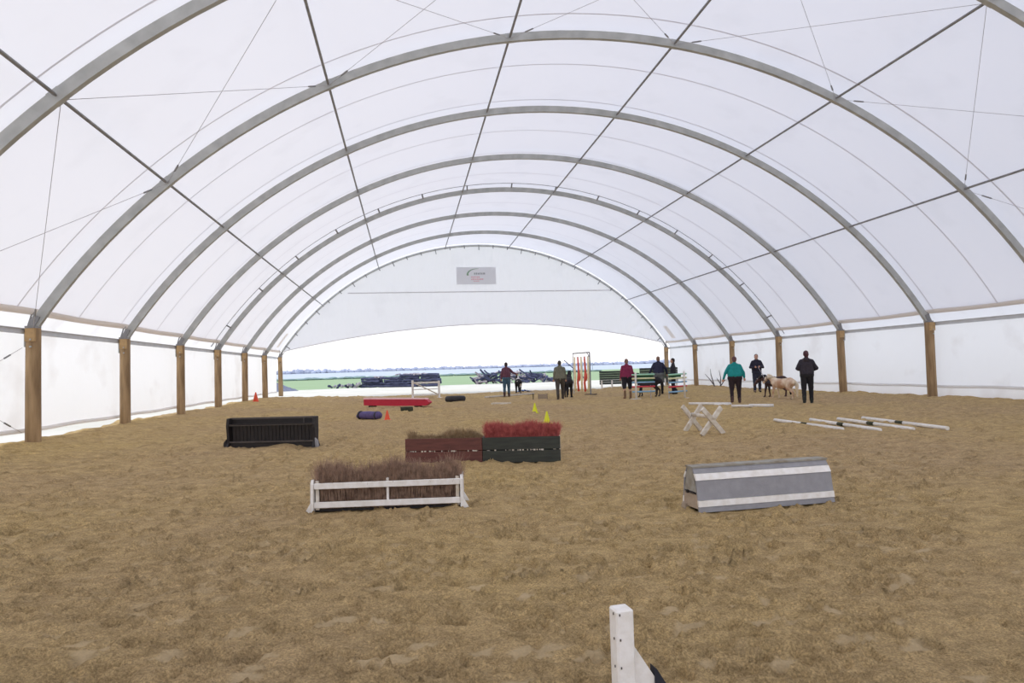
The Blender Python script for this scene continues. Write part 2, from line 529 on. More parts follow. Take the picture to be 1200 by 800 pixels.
strip_ground('green_field', -260, 400, 71.5, 330, -0.14, M['field'], 'flat green pasture beyond the gravel yard', 40, 30, 0.12, s=40)
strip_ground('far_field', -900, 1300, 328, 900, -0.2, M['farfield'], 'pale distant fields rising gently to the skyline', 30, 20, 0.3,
             prof=lambda x, y: max(0.0, (y - 340) / 340) * 3.0, s=80)

# ------------------------------------------------------------------ roof membrane
AMAX = math.asin(13.46 / 16.2)
def sag(y):
    k = ((y - YB[0]) / 5.0) % 1.0
    return -0.06 * math.sin(PI * k) ** 2
def build_roof():
    bm = bmesh.new()
    NA, ys = 72, []
    y = YREAR
    while y < YB[7] + 0.01:
        ys.append(y)
        y += 0.5
    g = [[bm.verts.new(arc(-AMAX + 2 * AMAX * i / NA, 16.2 + sag(y), y)) for i in range(NA + 1)] for y in ys]
    for j in range(len(ys) - 1):
        for i in range(NA):
            bm.faces.new((g[j][i], g[j][i + 1], g[j + 1][i + 1], g[j + 1][i]))
    o = link('ceiling', bm, M['roof'], smooth=True, kind='structure')
    o['label'] = 'translucent white fabric roof stretched over the arches'
    # welded seams: double strips just under the sheet
    for y in (11.35, 16.0, 18.7, 21.4, 24.1, 26.8, 29.5, 32.2, 34.9, 37.6, 40.3, 43.0):
        bm = bmesh.new()
        wd = 0.05
        a_ = [bm.verts.new(arc(-AMAX + 2 * AMAX * i / NA, 16.19 + sag(y), y - wd / 2)) for i in range(NA + 1)]
        b_ = [bm.verts.new(arc(-AMAX + 2 * AMAX * i / NA, 16.19 + sag(y), y + wd / 2)) for i in range(NA + 1)]
        for i in range(NA):
            bm.faces.new((a_[i], a_[i + 1], b_[i + 1], b_[i]))
        link('seam', bm, M['seam'], o, smooth=True)
    # beige strips put in for shade on the sheet near the far corners
    for sgn in (-1, 1):
        bm = bmesh.new()
        q = []
        for j in range(2):
            q.append([bm.verts.new(arc(sgn * R(51.5 + 3.8 * i / 6), 16.17 + sag(44.3 + 0.7 * j), 44.3 + 0.7 * j)) for i in range(7)])
        for i in range(6):
            bm.faces.new((q[0][i], q[0][i + 1], q[1][i + 1], q[1][i]))
        link('shade_patch', bm, M['hem'], o, smooth=True)
    # pipe sleeves at the bottom edge of the roof sheet
    for sgn in (-1, 1):
        bm = bmesh.new()
        pts = []
        y = YREAR
        while y < YB[7] + 0.01:
            k = ((y - YB[0]) / 5.0) % 1.0
            pts.append((CX + sgn * (13.50 - 0.03 * math.sin(PI * k)), y, 3.03 - 0.03 * math.sin(PI * k)))
            y += 1.0
        tube(bm, pts, 0.085, 12)
        link('hem_sleeve', bm, M['hem'], o, smooth=True)
build_roof()

# ------------------------------------------------------------------ side walls
def wall(side, sgn):
    xo = CX + sgn * 13.71
    root = None
    bm = bmesh.new()
    ys = np.arange(YREAR, YB[7] + 0.01, 0.25)
    zs = [3.03, 2.75, 2.55, 2.2, 1.8, 1.4, 1.0, 0.7, 0.5, 0.36]
    g = []
    for y in ys:
        row = []
        for z in zs:
            k = ((y - YB[0]) / 5.0) % 1.0
            bulge = 0.10 * math.sin(PI * k) * math.sin(PI * min(1, max(0, (2.6 - z) / 2.3))) + 0.03 * float(vnoise(np.array([y + 40]), np.array([z + 40]), 0.8, 41)[0])
            xx = xo + sgn * bulge if z < 3.0 else CX + sgn * 13.5
            row.append(bm.verts.new((xx, y, z)))
        g.append(row)
    for j in range(len(ys) - 1):
        for i in range(len(zs) - 1):
            bm.faces.new((g[j][i], g[j + 1][i], g[j + 1][i + 1], g[j][i + 1]))
    o = link('wall_' + side, bm, M['wall'], smooth=True, kind='structure')
    o['label'] = 'white fabric side curtain behind the %s row of posts' % side
    bm = bmesh.new()
    tube(bm, [(xo + sgn * 0.01, y, 0.335 + 0.012 * math.sin(y * 1.7)) for y in ys], 0.05, 8)
    link('bottom_pipe_sleeve', bm, M['pipe'], o, smooth=True)
    # loose skirt hanging under the pipe (right wall reaches the sand)
    bm = bmesh.new()
    zb = (lambda y: gz(xo - sgn * 0.3, y) - 0.15) if side == 'right' else None
    if zb:
        a_ = [bm.verts.new((xo + 0.03, y, 0.30)) for y in ys]
        b_ = [bm.verts.new((xo - 0.04 + 0.05 * math.sin(y * 2.3), y, zb(y))) for y in ys]
        for i in range(len(ys) - 1):
            bm.faces.new((a_[i], a_[i + 1], b_[i + 1], b_[i]))
        link('skirt', bm, M['wall'], o, smooth=True)
    else:
        bm.free()
wall('left', -1)
wall('right', 1)

# ------------------------------------------------------------------ far gable sheet
def gable():
    y = YB[7] + 0.10
    bm = bmesh.new()
    N = 120
    KX = np.linspace(XL, XR, 60)
    KZ = 4.55 - 1.62 * (np.abs(KX - 6.1) / np.where(KX < 6.1, 14.4, 12.4)) ** 1.9
    g = []
    for i in range(N + 1):
        x = XL + 0.05 + (2 * HW - 0.1) * i / N
        top = ZC + math.sqrt(16.185 ** 2 - (x - CX) ** 2)
        bot = min(top - 0.02, float(np.interp(x, KX, KZ)) + 0.05)
        row = []
        for j in range(13):
            z = top + (bot - top) * j / 12
            row.append(bm.verts.new((x, y + 0.05 * float(vnoise(np.array([x * 2 + z + 60]), np.array([z * 0.5 + 60]), 1.0, 51)[0]) + 0.05 * math.sin((x * 0.8 - z * 1.1) * 5) * max(0, min(1, (x - 7) / 4)), z)))
        g.append(row)
    for i in range(N):
        for j in range(12):
            bm.faces.new((g[i][j], g[i + 1][j], g[i + 1][j + 1], g[i][j + 1]))
    o = link('wall_far', bm, M['gable'], smooth=True, kind='structure')
    o['label'] = 'white fabric gable above the open far end with an arched lower edge'
    bm = bmesh.new()
    tube(bm, [(XL + 0.05 + (2 * HW - 0.1) * i / N, y, min(ZC + math.sqrt(15.93 ** 2 - (XL + 0.05 + (2 * HW - 0.1) * i / N - CX) ** 2), float(np.interp(XL + 0.05 + (2 * HW - 0.1) * i / N, KX, KZ)) + 0.05)) for i in range(N + 1)], 0.035, 6)
    link('edge_rope', bm, M['pipe'], o, smooth=True)
    bm = bmesh.new()
    box(bm, CX - 9.0, CX + 9.6, y - 0.04, y - 0.025, 6.83, 6.89)
    link('seam', bm, M['seam'], o)
gable()

# banner: grey sheet with a green arc, small grey lettering and red lines
def banner():
    y = YB[7] - 0.02
    t = thing('banner', 'small grey rectangular banner with green arc hung high on far gable', 'banner', (4.9, y, 7.97))
    link('sheet', newbox(-1.38, 1.38, -0.01, 0.01, -0.6, 0.6), M['banner'], t)
    mg, mr, mk = mat('banner_green_print', (140, 168, 142), 0.8, 0, 0.02, 5, 0), mat('banner_red_print', (232, 176, 184), 0.8, 0, 0.02, 5, 0), mat('banner_grey_print', (172, 174, 178), 0.8, 0, 0.02, 5, 0)
    bm = bmesh.new()
    N = 16
    for i in range(N):
        a0, a1 = R(190 - 110 * i / N), R(190 - 110 * (i + 1) / N)
        w0, w1 = 0.12 * (1 - i / N) + 0.03, 0.12 * (1 - (i + 1) / N) + 0.03
        def P(a, k):
            return (0.05 + (0.72 - k) * math.cos(a), -0.014, 0.08 + (0.42 - k * 0.7) * math.sin(a))
        bm.faces.new([bm.verts.new(v) for v in (P(a0, 0), P(a1, 0), P(a1, w1), P(a0, w0))])
    link('green_arc', bm, mg, t)
    def rows(name, m, specs):
        bm = bmesh.new()
        rd = random.Random(3)
        for x0, x1, z, h in specs:
            x = x0
            while x < x1:
                wd = rd.uniform(0.5, 1.0) * h
                box(bm, x, x + wd, -0.016, -0.012, z, z + h * rd.uniform(0.8, 1))
                x += wd + h * 0.25
        link(name, bm, m, t, kind='stuff')
    rows('grey_lettering', mk, [(-0.15, 0.62, 0.08, 0.14)])
    rows('red_lettering', mr, [(-0.36, 0.16, -0.14, 0.09), (-0.36, 0.5, -0.29, 0.09), (-0.2, 0.2, -0.40, 0.05)])
banner()

# ------------------------------------------------------------------ arches
PURL = [(-10.61, 6.02), (-6.87, 8.45), (-2.36, 9.81), (2.05, 9.84), (6.62, 8.47), (10.44, 6.04)]
PANG = [math.atan2(x, z - ZC) for x, z in PURL]
AE = math.asin(HW / RC)
FR = ['nearest arch, cut by the top corners of the picture', 'second arch', 'third arch', 'fourth arch', 'fifth arch', 'sixth arch', 'seventh arch', 'eighth and last arch at the far gable']
for i, y in enumerate(YB):
    desc = ['cut off by both top corners of the picture', 'second nearest, tied to wires on its near side', 'third nearest', 'fourth nearest',
            'fifth nearest, with a thin rod on stubs along its back', 'sixth nearest', 'seventh nearest, just before the gable', 'farthest, edging the far gable sheet'][i]
    t = thing('steel_arch', ('grey steel roof arch, ' + desc), 'arch', (CX, y, ZP), 0, 'steel roof arches')
    o_ = Vector((CX, y, ZP))
    bm = bmesh.new()
    NA = 64
    rings = []
    for k in range(NA + 1):
        a = -AE + 2 * AE * k / NA
        ro, ri, h = (RC + 0.10, RC - 0.10, 0.055) if i < 7 else (RC + 0.13, RC + 0.02, 0.05)
        # channel section: web towards the camera with a folded lip below
        sec = [(ri, -h), (ri, h), (ri + 0.025, h), (ri + 0.025, -h + 0.02), (ro - 0.025, -h + 0.02), (ro - 0.025, h), (ro, h), (ro, -h)]
        rings.append([bm.verts.new(arc(a, q, y + v) - o_) for q, v in sec])
    for k in range(NA):
        for s in range(8):
            u = (s + 1) % 8
            bm.faces.new((rings[k][s], rings[k][u], rings[k + 1][u], rings[k + 1][s]))
    bm.faces.new(rings[0])
    bm.faces.new(rings[-1][::-1])
    link('arch_beam', bm, M['galv'], t)
    # splice plates where the purlins meet the beam
    for a in PANG:
        bm = bmesh.new()
        c = arc(a, RC if i < 7 else RC + 0.075, y) - o_
        tdir = Vector((math.cos(a), 0, -math.sin(a)))
        beam(bm, c - tdir * 0.11, c + tdir * 0.11, 0.125 if i < 7 else 0.11, 0.208 if i < 7 else 0.10, up=Vector((math.sin(a), 0, math.cos(a))))
        link('splice_plate', bm, M['galv'], t)
    for sgn in (-1, 1):
        bm = bmesh.new()
        c = arc(sgn * AE, RC, y) - o_
        box(bm, c.x - 0.13, c.x + 0.13, -0.09, 0.09, -0.02, 0.03)
        beam(bm, c + Vector((sgn * 0.02, -0.07, 0)), arc(sgn * (AE - 0.018), RC + 0.05, y) - o_ + Vector((0, -0.07, 0)), 0.02, 0.14)
        tube(bm, [c + Vector((sgn * 0.14, 0.02, -0.05)), c + Vector((sgn * 0.04, 0.02, 0.30)), c + Vector((-sgn * 0.02, 0.02, 0.36))], 0.02, 6)
        link('foot_bracket', bm, M['galvdark'], t)
    if i == 4:
        bm = bmesh.new()
        tube(bm, [arc(-AE + 2 * AE * k / 48, RC + 0.24, y - 0.26) - o_ for k in range(49)], 0.02, 6)
        link('back_rod', bm, M['galvdark'], t, smooth=True)
        for k in range(15):
            a = -AE + 0.07 + (2 * AE - 0.14) * k / 14
            bm = bmesh.new()
            tube(bm, [arc(a, RC + 0.05, y) - o_, arc(a, RC + 0.25, y - 0.28) - o_], 0.035, 6)
            link('stub', bm, M['galvdark'], t)
    if i == 7:
        for k in range(31):
            a = -AE + 0.05 + (2 * AE - 0.1) * k / 30
            bm = bmesh.new()
            ln = 0.36 if k % 3 == 0 else 0.24
            tube(bm, [arc(a, RC + 0.13, y - 0.07) - o_, arc(a, RC + 0.13 - ln, y - 0.075) - o_], 0.03, 6)
            link('lacing_tie', bm, M['galvdark'], t)

# purlin tubes, one per bay
YP = [6.65] + YB
pn = ['lowest left', 'second from left', 'third from left', 'fourth from left', 'fifth from left', 'lowest right']
for k, a in enumerate(PANG):
    for j in range(8):
        y0_, y1_ = YP[j], YP[j + 1]
        bm = bmesh.new()
        L = y1_ - y0_ - 0.12
        tube(bm, [(0, 0, 0), (0, 0.06, 0), (0, L - 0.06, 0), (0, L, 0)], [0.02, 0.032, 0.032, 0.02], 8)
        p = arc(a, RC, y0_ + 0.06)
        where = ('from the nearest arch out past the frame edge' if j == 0 else
                 'between the %s and %s arches' % (ORD[j - 1], ORD[j]))
        o = link('purlin', bm, M['galvdark'], None, smooth=True)
        o.location = p
        tag(o, 'purlin tube, %s line, %s' % (pn[k], where), 'purlin', 'purlin tubes')

# bracing wires: two diagonals in every roof cell between the first two arches
YA, YC = YB[0] + 0.06, YB[1] - 0.06
nodes = [-AE] + PANG + [AE]
nn = ['left post head', 'lowest left purlin', 'second purlin', 'third purlin', 'fourth purlin', 'fifth purlin', 'lowest right purlin', 'right post head']
def wire(p, q, label):
    p, q = Vector(p), Vector(q)
    t = thing('bracing_wire', label, 'wire', p, 0, 'bracing wires')
    d = q - p
    bm = bmesh.new()
    tube(bm, [(0, 0, 0), d], 0.0055, 5)
    link('cable', bm, M['wire'], t)
    bm = bmesh.new()
    u = d.normalized()
    tube(bm, [d - u * 0.75, d - u * 0.72, d - u * 0.50, d - u * 0.47], [0.008, 0.02, 0.02, 0.008], 6)
    link('turnbuckle', bm, M['galvdark'], t)
for k in range(7):
    ra = RC - 0.04
    wire(arc(nodes[k], ra, YA), arc(nodes[k + 1], ra, YC), 'thin wire, nearest arch at %s to second arch at %s' % (nn[k], nn[k + 1]))
    wire(arc(nodes[k + 1], ra, YA), arc(nodes[k], ra, YC), 'thin wire, nearest arch at %s to second arch at %s' % (nn[k + 1], nn[k]))
for sgn, s in ((-1, 'left'), (1, 'right')):
    x = CX + sgn * (HW + 0.19)
    wire((x, YA - 0.1, 0.35), (x, YC, 2.2), 'thin wire rising along the %s curtain to the head of second post' % s)
    wire((x, YA - 0.1, 2.3), (x, YC, 0.30), 'thin wire falling along the %s curtain to the foot of second post' % s)

# ------------------------------------------------------------------ timber posts and eave rails
def post(x, y, sgn, i):
    side = 'left' if sgn < 0 else 'right'
    zb = gz(x, y) - 0.06
    where = 'just outside the frame by the nearest arch' if i == 0 else 'under the %s arch' % ORD[i]
    t = thing('timber_post', 'round brown timber post of the %s row %s' % (side, where), 'post', (x, y, zb), 0, 'timber posts')
    bm = bmesh.new()
    H = ZP - zb - 0.02
    rd = random.Random(i * 7 + (sgn > 0))
    rb = 0.155 * rd.uniform(0.95, 1.05)
    seg = 18
    zs = [0, 0.04, 0.4, 0.9, 1.4, 1.9, H - 0.32, H - 0.02, H]
    ph = rd.uniform(0, 6)
    lean = rd.uniform(-0.012, 0.012)
    rings = []
    for z in zs:
        rings.append([])
        for k in range(seg):
            a = 2 * PI * k / seg
            r_ = rb * (1 - 0.05 * z / H) * (1 + 0.025 * math.sin(2 * a + ph) + 0.01 * math.sin(5 * a + z * 2))
            if z == H:
                r_ *= 0.94
            rings[-1].append(bm.verts.new((r_ * math.cos(a) + lean * z, r_ * math.sin(a), z)))
    for A, B in zip(rings, rings[1:]):
        for k in range(seg):
            l = (k + 1) % seg
            bm.faces.new((A[k], A[l], B[l], B[k]))
    bm.faces.new(rings[0][::-1])
    bm.faces.new(rings[-1])
    link('trunk', bm, M['post'], t, smooth=True)
    bm = bmesh.new()     # flat sawn notch at the head
    box(bm, -0.10 + lean * H, 0.10 + lean * H, -rb - 0.012, -rb * 0.6, H - 0.30, H - 0.01)
    link('sawn_notch', bm, M['postend'], t)
    bm = bmesh.new()
    box(bm, sgn * rb - 0.012, sgn * rb + 0.012, -0.05, 0.05, H - 0.42, H - 0.02)
    link('bracket_plate', bm, M['galv'], t)
    for q in (0.14, 0.30):
        bm = bmesh.new()
        tube(bm, [(0.03, -rb - 0.035, H - q - 0.12), (0.03, -rb + 0.03, H - q - 0.12)], 0.02, 8)
        link('bolt', bm, M['galv'], t)
for sgn in (-1, 1):
    for i, y in enumerate(YB):
        post(CX + sgn * HW, y, sgn, i)
    for j in range(0, 8):
        y0_, y1_ = (YP[j] + 0.0, YP[j + 1] - 0.0)
        x = CX + sgn * (HW + 0.17)
        L = y1_ - y0_ - 0.03
        bm = bmesh.new()
        box(bm, -0.03, 0.03, 0, L, -0.065, 0.065, 0.006)
        box(bm, -sgn * 0.045 - 0.012, -sgn * 0.045 + 0.012, 0, L, 0.045, 0.06)
        o = link('eave_rail', bm, M['rail'])
        o.location = (x, y0_ + 0.015, 2.575)
        side = 'left' if sgn < 0 else 'right'
        tag(o, 'grey steel eave rail on the %s side, %s' % (side, 'nearest length, cut by the frame' if j == 0 else 'between the %s and %s posts' % (ORD[j - 1], ORD[j])), 'rail', 'eave rails')

# ------------------------------------------------------------------ twig brush
def twigs(name, m, parent, x0, x1, y0, y1, z0, hfun, n, lean=0.12, r=0.003, seed=1, label=None):
    rd = random.Random(seed)
    verts, faces = [], []
    for _ in range(n):
        x, y = rd.uniform(x0, x1), rd.uniform(y0, y1)
        h = hfun(x) * rd.uniform(0.72, 1.04) * (1 + 0.16 * math.sin(x * 61 + y * 37) * math.sin(x * 29 + 2))
        p = Vector((x, y, z0))
        dx, dy = rd.gauss(0, lean), rd.gauss(0, lean)
        mid = p + Vector((dx * h * 0.4, dy * h * 0.4, h * 0.55))
        tip = p + Vector((dx * h * 1.2, dy * h * 1.2, h))
        b = len(verts)
        for c, q in ((p, r), (mid, r * 0.8), (tip, r * 0.25)):
            a0 = rd.uniform(0, 6)
            for k in range(3):
                verts.append(c + Vector((q * math.cos(a0 + k * 2.09), q * math.sin(a0 + k * 2.09), 0)))
        for s in (0, 3):
            for k in range(3):
                l = (k + 1) % 3
                faces.append((b + s + k, b + s + l, b + s + 3 + l, b + s + 3 + k))
        for _s in range(2):       # side shoots
            b = len(verts)
            st = mid.lerp(tip, rd.uniform(0, 0.5))
            e = st + Vector((rd.gauss(0, 0.2) * h * 0.5, rd.gauss(0, 0.2) * h * 0.5, h * rd.uniform(0.2, 0.4)))
            verts += [st + Vector((r * 0.6, 0, 0)), st - Vector((r * 0.6, 0, 0)), e]
            faces.append((b, b + 1, b + 2))
    me = bpy.data.meshes.new(name)
    me.from_pydata([tuple(v) for v in verts], [], faces)
    me.materials.append(m)
    o = bpy.data.objects.new(name, me)
    COL.objects.link(o)
    o.parent = parent
    o['kind'] = 'stuff'
    return o

# white railed brush jump (left foreground)
def brush_jump():
    cx, cy = -0.22, 7.18
    t = thing('brush_jump', 'low brown brush jump in a white two-rail frame', 'jump', (cx, cy, gz(cx, cy) - 0.005), R(-6.1))
    L = 0.745
    for nm, z0, z1 in (('top_rail', 0.235, 0.295), ('bottom_rail', 0.045, 0.105)):
        for yy in (-0.09, 0.22):
            link(nm, newbox(-L, L, yy - 0.012, yy + 0.012, z0, z1, bev=0.004), M['white'], t)
    for s in (-1, 1):
        bm = bmesh.new()
        prism(bm, [(-0.13, 0.0), (-0.115, 0.29), (-0.095, 0.325), (-0.06, 0.33), (0.0, 0.30), (0.12, 0.30), (0.18, 0.33), (0.215, 0.325), (0.24, 0.29), (0.25, 0.0), (0.19, 0.0), (0.06, 0.05), (-0.06, 0.0)], 'x', s * L, s * (L + 0.028))
        link('end_board', bm, M['white'], t)
        bm = bmesh.new()
        prism(bm, [(s * (L + 0.028), 0.0), (s * (L + 0.085), 0.0), (s * (L + 0.075), 0.02), (s * (L + 0.028), 0.10)], 'y', -0.14, -0.10)
        prism(bm, [(s * (L + 0.028), 0.0), (s * (L + 0.085), 0.0), (s * (L + 0.075), 0.02), (s * (L + 0.028), 0.10)], 'y', 0.20, 0.24)
        link('foot', bm, M['white'], t)
        link('corner_post', newbox(s * (L - 0.03) - 0.018, s * (L - 0.03) + 0.018, -0.078, -0.05, 0.02, 0.315, bev=0.004), M['whitedirt'], t)
    link('middle_post', newbox(-0.012, 0.012, -0.078, -0.052, 0.05, 0.325, bev=0.003), M['white'], t)
    link('base_board', newbox(-L, L, -0.05, 0.19, 0.0, 0.022), M['black'], t)
    hf = lambda x: 0.43 + 0.035 * math.sin(x * 9 + 1) + 0.025 * math.sin(x * 23)
    twigs('brush', M['twig'], t, -L + 0.03, L - 0.03, -0.03, 0.17, 0.02, hf, 5200, 0.13, 0.0026, 3)
brush_jump()

# grey wedge jump with white bands
def grey_jump():
    a, b = Vector((2.69, 6.08, 0)), Vector((4.15, 6.17, 0))
    c = (a + b) / 2
    L = (b - a).length / 2
    t = thing('wedge_jump', 'solid grey wedge jump with two white bands on the sloping front', 'jump', (c.x, c.y, gz(c.x, c.y)), math.atan2(b.y - a.y, b.x - a.x))
    t.scale = (1, 1, 0.95)
    H = 0.43
    # front face slopes back from y=0 to y=.11, back face from .34 to .19
    def fy(z): return 0.045 * z / 0.31 if z < 0.31 else 0.045 + (z - 0.31) * 0.55
    def by(z): return 0.34 - fy(z)
    bands = [('base_strip', 0.0, 0.052, M['grey'], 0.0), ('white_band', 0.055, 0.115, M['white'], 0.008), ('grey_board', 0.118, 0.308, M['grey'], 0.0),
             ('white_band', 0.311, 0.372, M['white'], 0.008), ('grey_board', 0.375, 0.425, M['grey'], 0.0)]
    for nm, z0, z1, m, pr in bands:
        bm = bmesh.new()
        prism(bm, [(fy(z0) - pr, z0), (fy(z1) - pr, z1), (fy(z1) + 0.018, z1), (fy(z0) + 0.018, z0)], 'x', -L, L)
        link(nm, bm, m, t)
        bm = bmesh.new()
        prism(bm, [(by(z0) + pr, z0), (by(z1) + pr, z1), (by(z1) - 0.018, z1), (by(z0) - 0.018, z0)], 'x', -L, L)
        link(nm, bm, m, t)
    link('top_board', newbox(-L - 0.01, L + 0.01, fy(H) - 0.012, by(H) + 0.012, 0.425, 0.443), M['greyend'], t)
    for s in (-1, 1):
        bm = bmesh.new()
        x0, x1 = s * (L - 0.02), s * (L - 0.001)
        prism(bm, [(fy(0.19) + 0.018, 0.19), (fy(0.42) + 0.018, 0.42), (by(0.42) - 0.018, 0.42), (by(0.19) - 0.018, 0.19)], 'x', x0, x1)
        link('end_panel', bm, M['greyend'], t)
        bm = bmesh.new()
        prism(bm, [(fy(0.0) + 0.02, 0.03), (fy(0.17) + 0.02, 0.17), (by(0.17) - 0.02, 0.17), (by(0.0) - 0.02, 0.03)], 'x', x0, x1)
        link('end_panel', bm, M['rawwood' if s < 0 else 'greyend'], t)['label'] = 'lower end panel of raw scuffed timber'
        bm = bmesh.new()
        box(bm, min(s * (L - 0.01), s * (L + 0.012)), max(s * (L - 0.01), s * (L + 0.012)), 0.09, 0.17, 0.172, 0.192)
        box(bm, min(s * (L - 0.01), s * (L + 0.02)), max(s * (L - 0.01), s * (L + 0.02)), 0.20, 0.23, 0.165, 0.195)
        link('hasp', bm, M['black'], t)
        bm = bmesh.new()
        prism(bm, [(0.24, -0.01), (0.24, 0.05), (0.32, 0.05), (0.34, -0.01)], 'x', s * (L - 0.01), s * (L + 0.02))
        link('foot_block', bm, M['rawwood'], t)
grey_jump()

# dark slatted box jump
def box_jump():
    a, b = Vector((-3.54, 14.0, 0)), Vector((-1.80, 13.57, 0))
    c = (a + b) / 2
    L = (b - a).length / 2
    t = thing('slatted_jump', 'dark slatted trough jump with splayed end boards, left of centre', 'jump', (c.x, c.y, gz(c.x, c.y) - 0.01), math.atan2(b.y - a.y, b.x - a.x))
    # ends: hourglass boards
    for s in (-1, 1):
        bm = bmesh.new()
        prism(bm, [(-0.06, 0.0), (0.03, 0.13), (0.02, 0.28), (0.0, 0.44), (0.03, 0.585), (0.20, 0.585), (0.20, 0.28), (0.18, 0.13), (0.28, 0.0)], 'x', s * (L - 0.0), s * (L - 0.05))
        link('end_board', bm, M['black'], t)
        bm = bmesh.new()
        prism(bm, [(s * L, 0), (s * (L + 0.07), 0), (s * (L + 0.05), 0.12), (s * L, 0.18)], 'y', 0.0, 0.05)
        link('foot', bm, M['grey' if s > 0 else 'black'], t)
    # sloping slats: from front-top lip to bottom
    n = 22
    for k in range(n):
        x = -L + 0.08 + (2 * L - 0.16) * (k + 0.5) / n
        bm = bmesh.new()
        wd = (2 * L - 0.16) / n * 0.44
        beam(bm, (x, 0.12, 0.08), (x, 0.10, 0.47), wd * 2, 0.018, up=Vector((0, 1, 0)))
        link('slat', bm, M['black'], t)
    link('back_board', newbox(-L + 0.04, L - 0.04, 0.165, 0.18, 0.10, 0.56), M['black'], t)
    link('upper_rail', newbox(-L + 0.045, L - 0.045, 0.015, 0.075, 0.435, 0.462), M['blackrail'], t)
    link('lower_rail', newbox(-L + 0.045, L - 0.045, 0.035, 0.095, 0.105, 0.13), M['blackrail'], t)
    link('top_rail', newbox(-L + 0.02, L - 0.02, 0.14, 0.205, 0.556, 0.59), M['blackrail'], t)
    link('front_fascia', newbox(-L + 0.045, L - 0.045, 0.0, 0.02, 0.455, 0.475), M['black'], t)
    link('base_board', newbox(-L + 0.045, L - 0.045, 0.06, 0.09, 0.0, 0.095), M['black'], t)
    for x in (0.62, 0.80):
        link('loose_stick', newbox(x - 0.008, x + 0.008, 0.15, 0.162, 0.45, 0.56), M['blackrail'], t)
box_jump()

# two board boxes with brush
def planter(a, b, m, mt, label, h, n, r, lean, seed, sc=1.0):
    a, b = Vector((*a, 0)), Vector((*b, 0))
    c = (a + b) / 2
    L = (b - a).length / 2
    t = thing('brush_box', label, 'jump', (c.x, c.y, gz(c.x, c.y) - 0.01), math.atan2(b.y - a.y, b.x - a.x))
    for yy in (0.0, 0.30):
        for z0, z1 in ((0.0, 0.185), (0.197, 0.385)):
            link('side_board', newbox(-L, L, yy, yy + 0.02, z0, z1, bev=0.004), m, t)
    for s in (-1, 1):
        link('end_board', newbox(min(s * L, s * (L - 0.02)), max(s * L, s * (L - 0.02)), 0.021, 0.299, 0.0, 0.38), M['whitedirt'] if s > 0 and m == M['green'] else m, t)
    link('inner_floor', newbox(-L + 0.02, L - 0.02, 0.02, 0.3, 0.27, 0.29), M['black'], t)
    for s in (-0.85, -0.3, 0.3, 0.85):
        link('batten', newbox(s * L - 0.02, s * L + 0.02, 0.021, 0.04, 0.02, 0.26), M['whitedirt'], t)
    # pale chips painted in for light coming through the gap between boards
    rd = random.Random(seed)
    bm = bmesh.new()
    for _ in range(16):
        x = rd.uniform(-0.85 * L, 0.85 * L)
        wd = rd.uniform(0.008, 0.03)
        box(bm, x, x + wd, -0.003, 0.0, 0.183 + rd.uniform(-0.006, 0), 0.2)
    link('gap_light_marks', bm, M['whitedirt'], t, kind='stuff')
    twigs('brush', mt, t, -L + 0.04, L - 0.03, 0.03, 0.28, 0.28, h, n, lean, r, seed)
    return t
planter((-0.06, 10.62), (1.10, 10.31), M['brown'], M['twigolive'], 'red-brown board box jump with thin olive brush on top',
        lambda x: 0.19 + 0.05 * math.sin(x * 7) + 0.02 * math.sin(x * 19), 1500, 0.003, 0.22, 5)
planter((1.105, 10.30), (2.26, 10.03), M['green'], M['twigred'], 'dark green board box jump with dense red brush on top',
        lambda x: 0.30 + 0.02 * math.sin(x * 11), 3600, 0.0032, 0.14, 6)

# ------------------------------------------------------------------ cones
def cone(x, y, h, m, label, base=True):
    t = thing('traffic_cone', label, 'cone', (x, y, gz(x, y) - 0.005))
    bm = bmesh.new()
    r_ = h * 0.30
    lathe(bm, [(r_, 0.02), (r_ * 0.95, h * 0.10), (r_ * 0.22, h * 0.95), (r_ * 0.16, h)], 20)
    link('cone_body', bm, m, t, smooth=True)
    bm = newbox(-r_ * 1.25, r_ * 1.25, -r_ * 1.25, r_ * 1.25, 0, 0.025, bev=0.008)
    link('base_plate', bm, m, t)
cone(3.91, 20.80, 0.33, M['yellow'], 'yellow cone standing farther of the two yellow cones')
cone(3.46, 16.80, 0.31, M['yellow'], 'yellow cone nearer, just behind the red brush')
cone(-0.62, 20.45, 0.30, M['orange'], 'orange cone at the end of the purple bag')
cone(-7.9, 37.2, 0.50, M['orange'], 'orange cone far off beside the left curtain')

# purple rolled bag
def bag():
    a, b = Vector((-1.60, 21.74, 0)), Vector((-0.78, 20.95, 0))
    t = thing('stuffed_bag', 'purple stuffed bag lying on the sand beside an orange cone', 'bag', (-1.2, 21.35, gz(-1.2, 21.35)), math.atan2(b.y - a.y, b.x - a.x))
    bm = bmesh.new()
    L = 0.50
    pts = [(-L - 0.03, 0, 0.05), (-L, 0, 0.07), (-L * 0.75, 0, 0.10), (-0.25, 0, 0.115), (0, 0, 0.12), (0.25, 0, 0.12), (L * 0.85, 0, 0.12), (L, 0, 0.115)]
    tube(bm, pts, [0.02, 0.07, 0.105, 0.12, 0.125, 0.12, 0.125, 0.08], 14)
    link('bag_body', bm, M['purple'], t, smooth=True)
    for x in (-0.37, 0.36):
        bm = bmesh.new()
        tube(bm, [(x - 0.03, 0, 0.115), (x + 0.03, 0, 0.115)], 0.132, 14)
        link('strap', bm, M['navy'], t, smooth=True)
bag()

